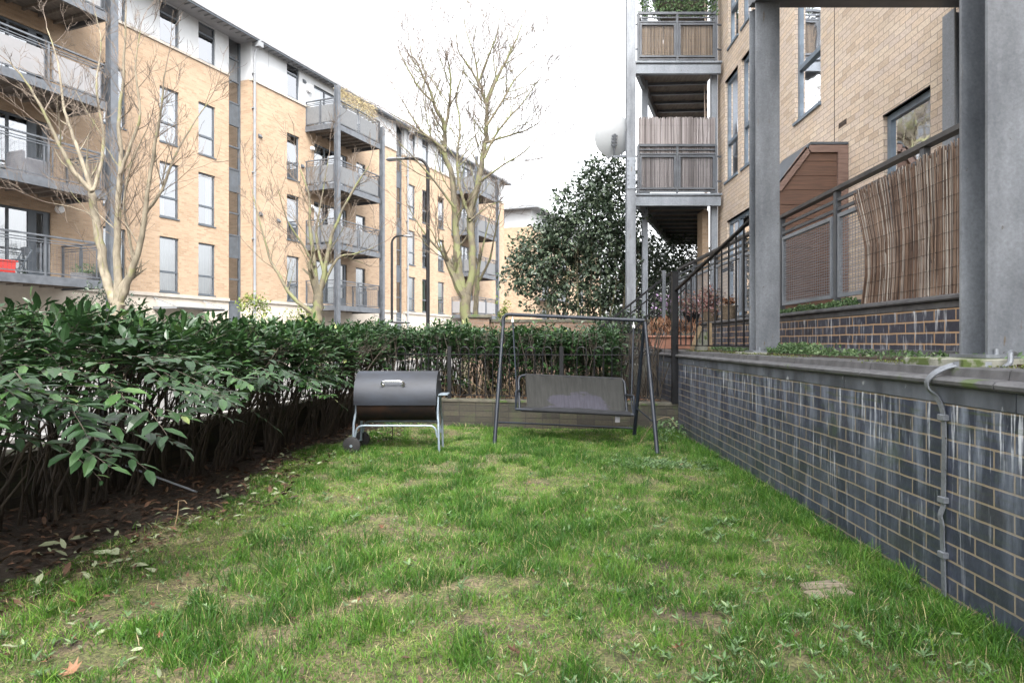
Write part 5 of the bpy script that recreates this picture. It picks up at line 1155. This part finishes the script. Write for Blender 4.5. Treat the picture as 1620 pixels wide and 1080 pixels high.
# things on the left balcony
s = S(0, 1.3); q = TL(s - .3, 1.45, F0 + .02); t = thing('window_box', q, 'bright red plastic planter box on the lowest left balcony', 'planter')
m = MB(lambda a, b, c: (q[0] + DX * a + NX * b, q[1] + DY * a + NY * b, q[2] + c)); m.prism([(-.14, 0), (.14, 0), (.17, .3), (-.17, .3)], 'x', -.55, .5); m.box(-.6, .55, -.19, .19, .3, .34, .01); m.build('box', M['red_plastic'], t, q)
for px, lab, w_ in ((135, 'pale grey planter on the lowest left balcony floor, left of the other', .35), (147, 'pale grey planter in the right corner of the lowest left balcony', .28)):
    s = S(px, 1.2); q = TL(s, 1.2, F0 + .02); Tq = lambda a, b, c, q=q: (q[0] + DX * a + NX * b, q[1] + DY * a + NY * b, q[2] + c); t = thing('planter', q, lab, 'planter')
    m = MB(Tq); m.prism([(-.12, 0), (.12, 0), (.15, .22), (-.15, .22)], 'x', -w_, w_); m.build('box', M['frosted'], t, q); k = 120; pp = np.array([Tq(rng.uniform(-w_, w_), rng.uniform(-.1, .1), .2 + .3 * rng.random() ** 2) for _ in range(k)])
    leaves('plant', pp, rnv(k) + np.array([0, 0, 1]), rnv(k), .05 + .08 * nr.random(k), nr.random(k), 'weed_leaf', LEAF4, L4_T, None, t, q, .5)
s = S(35, 1.0); q = TL(s, .9, F0 + .02); Tq = lambda a, b, c: (q[0] + DX * a + NX * b, q[1] + DY * a + NY * b, q[2] + c)
t = thing('folding_chair', q, 'dark folding chair with crossed legs behind the red planter box', 'chair'); m = MB(Tq)
for y in (-.2, .2): m.bar((-.2, y, 0), (.2, y, .75), .03); m.bar((.2, y, 0), (-.2, y, .45), .03)
m.build('frame', M['frame_grey'], t, q); m = MB(Tq); m.box(-.2, .2, -.19, .19, .43, .46); m.build('seat', M['frame_grey'], t, q); m = MB(Tq); m.bar((.13, -.18, .62), (.22, -.18, .85), .02); m.bar((.15, 0, .72), (.19, 0, .73), .36, .22, up=(0, 0, 1)); m.build('backrest', M['frame_grey'], t, q)
s = S(45, .8); q = TL(s, .8, F0 + FP + .02); t = thing('armchair', q, 'grey rounded outdoor armchair on the second left balcony', 'chair'); Tq = lambda a, b, c: (q[0] + DX * a + NX * b, q[1] + DY * a + NY * b, q[2] + c)
m = MB(Tq); m.box(-.35, .35, -.3, .3, .12, .42, .04); m.build('seat', M['cushion_grey'], t, q); m = MB(Tq); m.box(-.38, -.28, -.32, .32, .1, .8, .04); m.box(-.27, .35, -.4, -.31, .1, .6, .03); m.box(-.27, .35, .31, .4, .1, .6, .03); m.build('backrest', M['cushion_grey'], t, q)
# trailing plants on the middle top balcony and netting of leaves on the far right top balcony
s0, s1 = S(545, D2 + dp1), S(600, D2 + dp1); k = 2600; pp = np.array([TL(rng.uniform(s0, s1), D2 + dp1 - .25 + rng.gauss(0, .1), F0 + 3 * FP + .9 + .75 * rng.random()) for _ in range(k)]); q0 = tuple(pp[0])
o = leaves('climbing_plant', pp, rnv(k), rnv(k), .05 + .07 * nr.random(k), nr.random(k), 'dry_leaf', LEAF4, L4_T, None, None, q0, .6); tag(o, 'dry tangled climbing plant above the top middle balcony rail', 'plant')
M['dry_leaf2'] = None
o.data.materials[0] = rndmat('pale_dry', [(0, (.25, .2, .1)), (1, (.5, .43, .28))], .7, .3, .2)
k = 2600; pp = np.stack([nr.uniform(2.66, 4.35, k), 14.08 + nr.normal(0, .04, k), ZB2 + 1.0 + nr.random(k) * 1.2], 1)
o = leaves('leafy_screen', pp, rnv(k), rnv(k) + np.array([0, -.8, .3]), .05 + .04 * nr.random(k), nr.random(k), 'weed_leaf', LEAF4, L4_T, None, None, tuple(pp[0])); tag(o, 'green leafy net screen above the upper far balcony rail', 'screen')
# plant on the lower far balcony seen through the mesh
k = 380; pp = rnv(k) * np.array([.35, .15, .35]) + np.array([3.9, 14.35, ZB1 + .55])

# ---------------------------------------------------------------- lawn: grass blades
def inside(X, Y): return (X < w1(Y) - .005) & (Y < BK0[1] + (X - BK0[0]) * (BK1[1] - BK0[1]) / (BK1[0] - BK0[0]) - .02)
def scatter(n, near):
    # density falls with distance so that blades stay about as dense on the picture
    Y = 1.35 + (8.95 - 1.35) * nr.random(n) ** near; X = nr.uniform(-3.0, 2.1, n); return X, Y
def blades(name, X, Y, h, w_, lean, rnd):
    n = len(X); Z = zg(X, Y); a = nr.uniform(0, 2 * np.pi, n); la = nr.uniform(0, 2 * np.pi, n); dx, dy = np.cos(la) * lean, np.sin(la) * lean; sx_, sy_ = np.cos(a) * w_ / 2, np.sin(a) * w_ / 2
    V = np.zeros((n, 7, 3))
    for i, (t_, ww) in enumerate(((0, .8), (.4, 1), (.75, .7))):
        hx_ = X + dx * h * t_ ** 1.6; hy_ = Y + dy * h * t_ ** 1.6; hz_ = Z + h * (t_ - .35 * np.minimum(lean, 1.4) * t_ ** 2) - .004
        V[:, 2 * i] = np.stack([hx_ - sx_ * ww, hy_ - sy_ * ww, hz_], 1); V[:, 2 * i + 1] = np.stack([hx_ + sx_ * ww, hy_ + sy_ * ww, hz_], 1)
    V[:, 6] = np.stack([X + dx * h, Y + dy * h, Z + h * (1 - .38 * np.minimum(lean, 1.5))], 1)
    b = (np.arange(n) * 7)[:, None]; Q = np.concatenate([b + [0, 1, 3, 2], b + [2, 3, 5, 4]]); T_ = b + [4, 5, 6]
    return mesh_np(name, V.reshape(-1, 3), [Q, T_], M['grass'], uv=np.stack([np.repeat(rnd, 7), np.tile([0, 0, .4, .4, .75, .75, 1], n)], 1))
N = 330000; X, Y = scatter(N, 1.35); ok = inside(X, Y) & (Y > 1.3) & (X > edge_v(Y) - .12 + .25 * (fbm(X, Y, 5, 1) - .5)) & (np.abs(X) < Y * .80 + .25); X, Y = X[ok], Y[ok]
lush = fbm(X, Y, 1.5, 0) * .6 + fbm(X, Y, 5.5, 1) * .4; near_wall = np.clip(1 - (w1(Y) - X) / .35, 0, 1)
lush = np.clip((lush - .36) * 3.4 + near_wall * .35, 0, 1); bare = fbm(X, Y, 2.3, 2)
cut = np.clip((bare - .65) * 9, 0, .93) * (1 - near_wall); lft = np.clip((-.9 - X) / .9, 0, 1) * np.clip((4.5 - Y) / 1.5, 0, 1)
for bx, by, br_ in ((-1.5, 2.83, .17), (-1.15, 2.85, .15), (-1.56, 2.4, .2), (.76, 2.7, .2), (-1.35, 3.3, .12), (1.0, 2.3, .15), (-.2, 3.3, .1), (.2, 5.3, .16), (-.9, 4.6, .13), (-1.7, 2.75, .18), (-.95, 2.55, .14), (-1.2, 2.2, .16), (.35, 2.35, .12)): cut = np.maximum(cut, np.clip(1.5 - 1.3 * np.hypot(X - bx, (Y - by) * 1.2) / br_ - .8 * (fbm(X, Y, 9, 1) - .5), 0, .93))
cut = np.clip(cut + .45 * lft * (bare > .5), 0, .94)
ok = nr.random(len(X)) > cut; X, Y, lush = X[ok], Y[ok], lush[ok]; n = len(X); print('blades', n)
h = (.018 + .050 * lush ** 1.3) * nr.uniform(.6, 1.35, n); lean = nr.uniform(.15, 1.5, n) * (1.15 - .5 * lush); cl_ = fbm(X, Y, 8, 2) - .5; rnd = np.clip(.60 - .48 * lush + .55 * cl_ + nr.normal(0, .12, n), 0, 1); h = h * (1 + 1.1 * (fbm(X, Y, 7, 0) - .5)); dry = nr.random(n) < .07 + .10 * (1 - lush); rnd = np.where(dry, nr.uniform(.82, 1, n), rnd)
wd_ = nr.uniform(.0014, .0030, n) * (1 + .12 * Y)
tag(blades('grass', X, Y, h, wd_, lean, rnd), kind='stuff')
# dead thatch and moss lying flat between the blades
X, Y = scatter(150000, 1.3); ok = inside(X, Y) & (Y > 1.3) & (X > edge_v(Y) - .1) & (np.abs(X) < Y * .80 + .25) & (nr.random(len(X)) < .15 + .75 * (fbm(X, Y, 2.3, 2) > .58)); X, Y = X[ok], Y[ok]; n = len(X)
rnd = np.where(nr.random(n) < .55, nr.uniform(.80, 1, n), nr.uniform(.3, .75, n))
o = blades('thatch', X, Y, nr.uniform(.008, .024, n), nr.uniform(.0012, .0028, n) * (1 + .12 * Y), nr.uniform(1.2, 2.4, n), rnd); tag(o, kind='stuff')
# longer tufts
tx, ty, th, tr, tl, tw = [], [], [], [], [], []
for i in range(620):
    Y = 1.5 + 7 * rng.random() ** 1.2; X = rng.uniform(-2.0, 2.0)
    if rng.random() < .3: X = w1(Y) - rng.uniform(.02, .2)
    if not inside(X, Y) or X < edge(Y) + .05 or abs(X) > Y * .8 + .2: continue
    k = rng.randint(35, 90); hh = rng.uniform(.05, .115) * (1.0 if Y > 2.2 else .85); base_r = rng.uniform(0, .5); sp_r = rng.uniform(.02, .055)
    for j in range(k): tx.append(X + rng.gauss(0, sp_r)); ty.append(Y + rng.gauss(0, sp_r)); th.append(hh * rng.uniform(.5, 1.2)); tr.append(min(1, max(0, base_r + rng.gauss(0, .12) + (.5 if rng.random() < .06 else 0)))); tl.append(rng.uniform(.1, 1.3)); tw.append(rng.uniform(.0022, .0042))
tx, ty, th, tr, tl, tw = map(np.array, (tx, ty, th, tr, tl, tw)); ok = inside(tx, ty)
o = blades('grass_tufts', tx[ok], ty[ok], th[ok], tw[ok], tl[ok], tr[ok]); tag(o, kind='stuff')
# broad-leaved weeds
def rosettes(name, spots, size, mat, kind='stuff', per=7, flat=.25):
    pos, ax_, nm, sz, rn = [], [], [], [], []
    for (X, Y) in spots:
        if not inside(np.array(X), np.array(Y)): continue
        z = float(zg(np.array(X), np.array(Y))); a0 = rng.uniform(0, 6.28); s = size * rng.uniform(.6, 1.3)
        for j in range(rng.randint(per - 2, per + 2)): a = a0 + j * 2.4; pos.append((X, Y, z + .012 + rng.random() * .02)); ax_.append((math.cos(a), math.sin(a), flat + rng.uniform(-.1, .35))); nm.append((rng.gauss(0, .2), rng.gauss(0, .2), 1)); sz.append(s * rng.uniform(.7, 1.2)); rn.append(rng.random())
    return tag(leaves(name, np.array(pos), np.array(ax_), np.array(nm), np.array(sz), np.array(rn), mat, wid=.75), kind=kind)
def spotsin(cx, cy, rx, ry, n): return [(cx + rng.gauss(0, rx), cy + rng.gauss(0, ry)) for _ in range(n)]
rosettes('clover_patch', spotsin(1.32, 6.15, .22, .16, 340) + spotsin(1.75, 5.9, .12, .25, 60), .034, 'weed_leaf', per=5, flat=.5)
rosettes('lawn_weeds', spotsin(.75, 2.1, .35, .22, 34) + spotsin(1.0, 2.5, .3, .2, 30) + spotsin(1.2, 3.9, .2, .15, 24) + spotsin(0, 4.4, .9, .9, 60) + spotsin(-1.5, 2.4, .3, .3, 24) + spotsin(1.4, 2.2, .2, .25, 30) + spotsin(-1.6, 6.6, .2, .2, 24) + spotsin(.9, 2.4, .6, .5, 50), .034, 'weed_leaf', per=7, flat=.5)
sp_l = [(x_, y_) for x_, y_ in zip(nr.uniform(-2, 2.1, 2600), 1.4 + 7 * nr.random(2600) ** 1.3) if x_ > edge(y_) and vnoise(np.array(x_), np.array(y_), 2.2, 1) > .5 and abs(x_) < y_ * .8 + .2]
rosettes('low_weeds', sp_l, .017, 'weed_leaf', per=6, flat=.7)
# weeds on the terrace edge and wall tops
k = 2600; Yt = nr.uniform(2.9, 8.6, k); Yt = np.where(nr.random(k) < .45, nr.normal(5.4, .35, k), Yt); Xt = w1(Yt) + .27 + np.abs(nr.normal(0, .10, k)); pp = np.stack([Xt, Yt, 1.03 + nr.random(k) * .035 * (1 + 1.2 * (np.abs(Yt - 5.4) < .3))], 1)
tag(leaves('terrace_weeds', pp, rnv(k) + np.array([0, 0, .4]), rnv(k) + np.array([0, 0, 1]), .018 + .022 * nr.random(k), nr.random(k), 'weed_leaf', LEAF4, L4_T, None), kind='stuff')
k = 1500; Yt = nr.uniform(5.5, 7.4, k); Xt = w2(Yt) + .02 + np.abs(nr.normal(0, .03, k)); pp = np.stack([Xt, Yt, 1.437 + nr.random(k) * .05 * (.4 + vnoise(Yt, Yt * 0, 5))], 1)
tag(leaves('coping_weeds', pp, rnv(k) + np.array([-.3, 0, .4]), rnv(k) + np.array([0, 0, 1]), .015 + .02 * nr.random(k), nr.random(k), 'weed_leaf', LEAF4, L4_T, None), kind='stuff')
k = 5000; Yt = nr.uniform(2.5, 8.5, k); Xt = w1(Yt) + .02 + nr.random(k) * .25; pp = np.stack([Xt, Yt, 1.024 + 0 * Xt], 1)[vnoise(Xt, Yt, 5, 1) > .5]; k = len(pp)
tag(leaves('moss', pp, rnv(k) + np.array([0, 0, .2]), rnv(k) * .4 + np.array([0, 0, 1]), .008 + .010 * nr.random(k), nr.random(k), 'moss_leaf', LEAF4, L4_T, None), kind='stuff')
# leaf litter under the hedge and on the bed behind
k = 5200; Yt = 1.8 + 7.4 * nr.random(k) ** 1.1; ev_ = edge_v(Yt); wv = -3.42 + .191 * (Yt - 4.43); Xt = wv + (ev_ + .28 - wv) * nr.random(k) ** .7; pp = np.stack([Xt, Yt, zg(Xt, Yt) + .004 + .02 * nr.random(k)], 1); ok = inside(Xt, Yt); pp = pp[ok]; k = len(pp)
edge_pale = (pp[:, 0] > edge_v(pp[:, 1]) - .35) & (nr.random(k) < .22)
tag(leaves('leaf_litter', pp, rnv(k) * np.array([1, 1, .3]), rnv(k) * .5 + np.array([0, 0, 1]), .03 + .05 * nr.random(k), np.where(edge_pale, nr.uniform(.86, 1, k), nr.random(k) * .82), 'litter', LEAF8, LF_T, LF_Q), kind='stuff')
k = 1800; Xt = nr.uniform(-2.3, 2.0, k); Yt = bk(Xt) + .25 + nr.random(k) * 1.2; pp = np.stack([Xt, Yt, .345 + .02 * nr.random(k)], 1)
tag(leaves('bed_litter', pp, rnv(k) * np.array([1, 1, .3]), rnv(k) * .5 + np.array([0, 0, 1]), .03 + .04 * nr.random(k), nr.random(k), 'dry_leaf', LEAF8, LF_T, LF_Q), kind='stuff')
# dry twigs behind the railing
m = MB()
for i in range(90):
    X = rng.gauss(-.1, .45); p = Vector((X, bk(X) + rng.uniform(.3, .7), .34)); d_ = Vector((rng.gauss(0, .5), rng.gauss(0, .2), rng.uniform(.3, 1))); m.tube([p, p + d_ * .2 + Vector((rng.gauss(0, .04), 0, 0)), p + d_ * .45 + Vector((rng.gauss(0, .1), 0, 0))], .004, 4, .0015)
tag(m.build('dry_stalks', M['timber_pale']), kind='stuff')
k = 620; Yt = 1.8 + 6.5 * nr.random(k) ** 1.4; Xt = edge_v(Yt) + .1 + np.abs(nr.normal(0, .75, k)); ok = inside(Xt, Yt); Xt, Yt = Xt[ok], Yt[ok]; k = len(Xt)
tag(leaves('lawn_litter', np.stack([Xt, Yt, zg(Xt, Yt) + .012 + .015 * nr.random(k)], 1), rnv(k) * np.array([1, 1, .4]), rnv(k) * .6 + np.array([0, 0, 1]), .018 + .028 * nr.random(k), np.where(nr.random(k) < .3, nr.uniform(.86, 1, k), nr.uniform(.5, .82, k)), 'litter', LEAF8, LF_T, LF_Q), kind='stuff')
# single fallen leaves on the lawn
_an = np.linspace(0, 2 * np.pi, 15)[:-1] + np.pi; _rd = np.array([.06, .42, .22, .52, .26, .60, .34, .66, .30, .56, .28, .50, .20, .40])
BIG = np.concatenate([[(.42, 0, .0)], np.stack([.42 + _rd * np.cos(_an), _rd * np.sin(_an), .30 * _rd * np.array([0, 1.2, .3, 1.5, .2, .9, -.1, 1.4, .2, 1.6, .1, .8, .5, 1.3])], 1), [(-.35, .02, .03), (-.35, -.02, .03)]])
BT = np.array([(0, i, i % 14 + 1) for i in range(1, 15)] + [(1, 15, 16)])
fl = [(825, 1040, .085), (1078, 1030, .075), (1413, 912, .06), (560, 960, .05), (637, 750, .06), (672, 925, .04), (15, 938, .09), (150, 945, .07), (125, 955, .06), (757, 793, .04), (1250, 838, .045), (1130, 741, .06), (1075, 737, .05), (1505, 1065, .05), (1265, 1022, .05), (95, 1075, .10), (75, 1050, .05), (243, 966, .05), (300, 900, .05), (655, 655 + 40, .05), (1145, 740, .05), (245, 1020, .05), (380, 880, .045), (600, 845, .045), (840, 770, .04)]
for i, (px, py, s) in enumerate(fl):
    Y = 1.13 * F / (py - 541); X = U(px) * Y; z = float(zg(np.array(X), np.array(Y))) + .022; a = rng.uniform(0, 6.28)
    if X > w1(Y) - .04: X = w1(Y) - .05
    o = leaves('fallen_leaf', np.array([(X, Y, z)]), np.array([(math.cos(a), math.sin(a), .3)]), np.array([(rng.gauss(0, .4), -.3, 1)]), np.array([s * .75]), np.array([rng.random() * .75]), 'dry_leaf', BIG, BT, None, None, (X, Y, z)); tag(o, 'curled brown dead leaf lying on the grass', 'leaf', 'brown leaves scattered on the lawn')
pl_ = [(645, 582 + 0, 0)]
for i, (px, py, s) in enumerate([(232, 905, .10), (205, 902, .09), (175, 880, .11), (150, 885, .09), (60, 870, .11), (350, 790, .08), (375, 775, .08), (395, 790, .07), (110, 860, .09), (555, 962, .05)]):
    Y = 1.13 * F / (py - 541); X = U(px) * Y; z = float(zg(np.array(X), np.array(Y))) + .025; a = rng.uniform(-.8, .8)
    o = leaves('fallen_leaf', np.array([(X, Y, z)]), np.array([(math.cos(a), math.sin(a), .1)]), np.array([(rng.gauss(0, .3), -.2, 1)]), np.array([s]), np.array([.93 + .07 * rng.random()]), 'litter', LEAF8, LF_T, LF_Q, None, (X, Y, z), 1.3); tag(o, 'pale grey-green fallen hedge leaf at the edge of the grass', 'leaf', 'pale leaves along the soil edge')
# buried plank / slab in the lawn, right foreground
Y = 1.13 * F / (940 - 541); X = U(1303) * Y; z = float(zg(np.array(X), np.array(Y)))
m = MB(lambda a, b, c: (X + a * .98 - b * .2, Y + a * .2 + b * .98, z + c)); m.box(-.11, .10, -.085, -.005, -.02, .020, .005); m.box(-.08, .12, .004, .08, -.02, .024, .005); tag(m.build('wooden_board', M['plank_grey']), 'weathered pale board half buried in the grass by the blue wall', 'board')
# metal rod / pole and bent stick at left
a = P(205, 735, 3.7); b = Vector((-1.98, 4.9 * .9, .02)); Yr = 1.13 * F / (781 - 541); b = Vector((U(312) * Yr, Yr, .015)); m = MB(); m.tube([P(195, 735, Yr + .15), b], .008, 8); tag(m.build('metal_rod', M['galv_light'], smooth=True), 'thin grey metal rod leaning out of the hedge onto the soil', 'rod')
Yr = 1.13 * F / (835 - 541); m = MB(); q = Vector((U(276) * Yr, Yr, 0)); m.tube([q, q + Vector((.02, 0, .09)), q + Vector((.025, 0, .165)), q + Vector((.06, 0, .168)), q + Vector((.075, 0, .15))], .003, 6); tag(m.build('bent_twig', M['timber_pale'], smooth=True), 'pale dry stalk bent over at its tip, standing in the soil', 'twig')
m = MB(); q = P(1010, 705, 7.3); q.z = 0; m.tube(smooth([q, q + Vector((.08, .02, .12)), q + Vector((.2, .04, .26)), q + Vector((.34, .03, .30)), q + Vector((.42, 0, .2))]), .004, 5, .002); tag(m.build('bramble_stem', M['bright_leaf' if False else 'timber_pale'], smooth=True), 'arching yellow bramble stem beside the right leg of the swing', 'plant')
p = P(1060, 690, 7.5); k = 260; pp = rnv(k) * np.array([.16, .12, .12]) + np.array([p.x, p.y, .12]); pp[:, 2] = np.abs(pp[:, 2]); pp = pp[inside(pp[:, 0], pp[:, 1])]; k = len(pp)
tag(leaves('nettle_clump', pp, rnv(k), rnv(k) * .5 + np.array([0, 0, 1]), .03 + .03 * nr.random(k), nr.random(k), 'weed_leaf', LEAF4, L4_T, None, None, tuple(pp[0])), 'green weedy clump in the corner beside the blue brick wall', 'plant')
p = P(620, 662, 7.6); m = MB(); pp = rnv(26) * np.array([.09, .05, .03]) + np.array([p.x, p.y, .24]); t = thing('seedling', (p.x, p.y, 0), 'small leafy seedling growing behind the barbecue crossbar', 'plant'); m.tube([(p.x, p.y, 0), (p.x + .01, p.y, .12), (p.x, p.y, .23)], .005, 6); m.build('stem', M['bark_dark'], t, (p.x, p.y, 0))
leaves('leaves', pp, rnv(26) + np.array([0, -.4, 0]), rnv(26) * .4 + np.array([0, -.3, 1]), .05 + .03 * nr.random(26), nr.uniform(.85, 1, 26), 'hedge_leaf', LEAF8, LF_T, LF_Q, t, (p.x, p.y, 0))
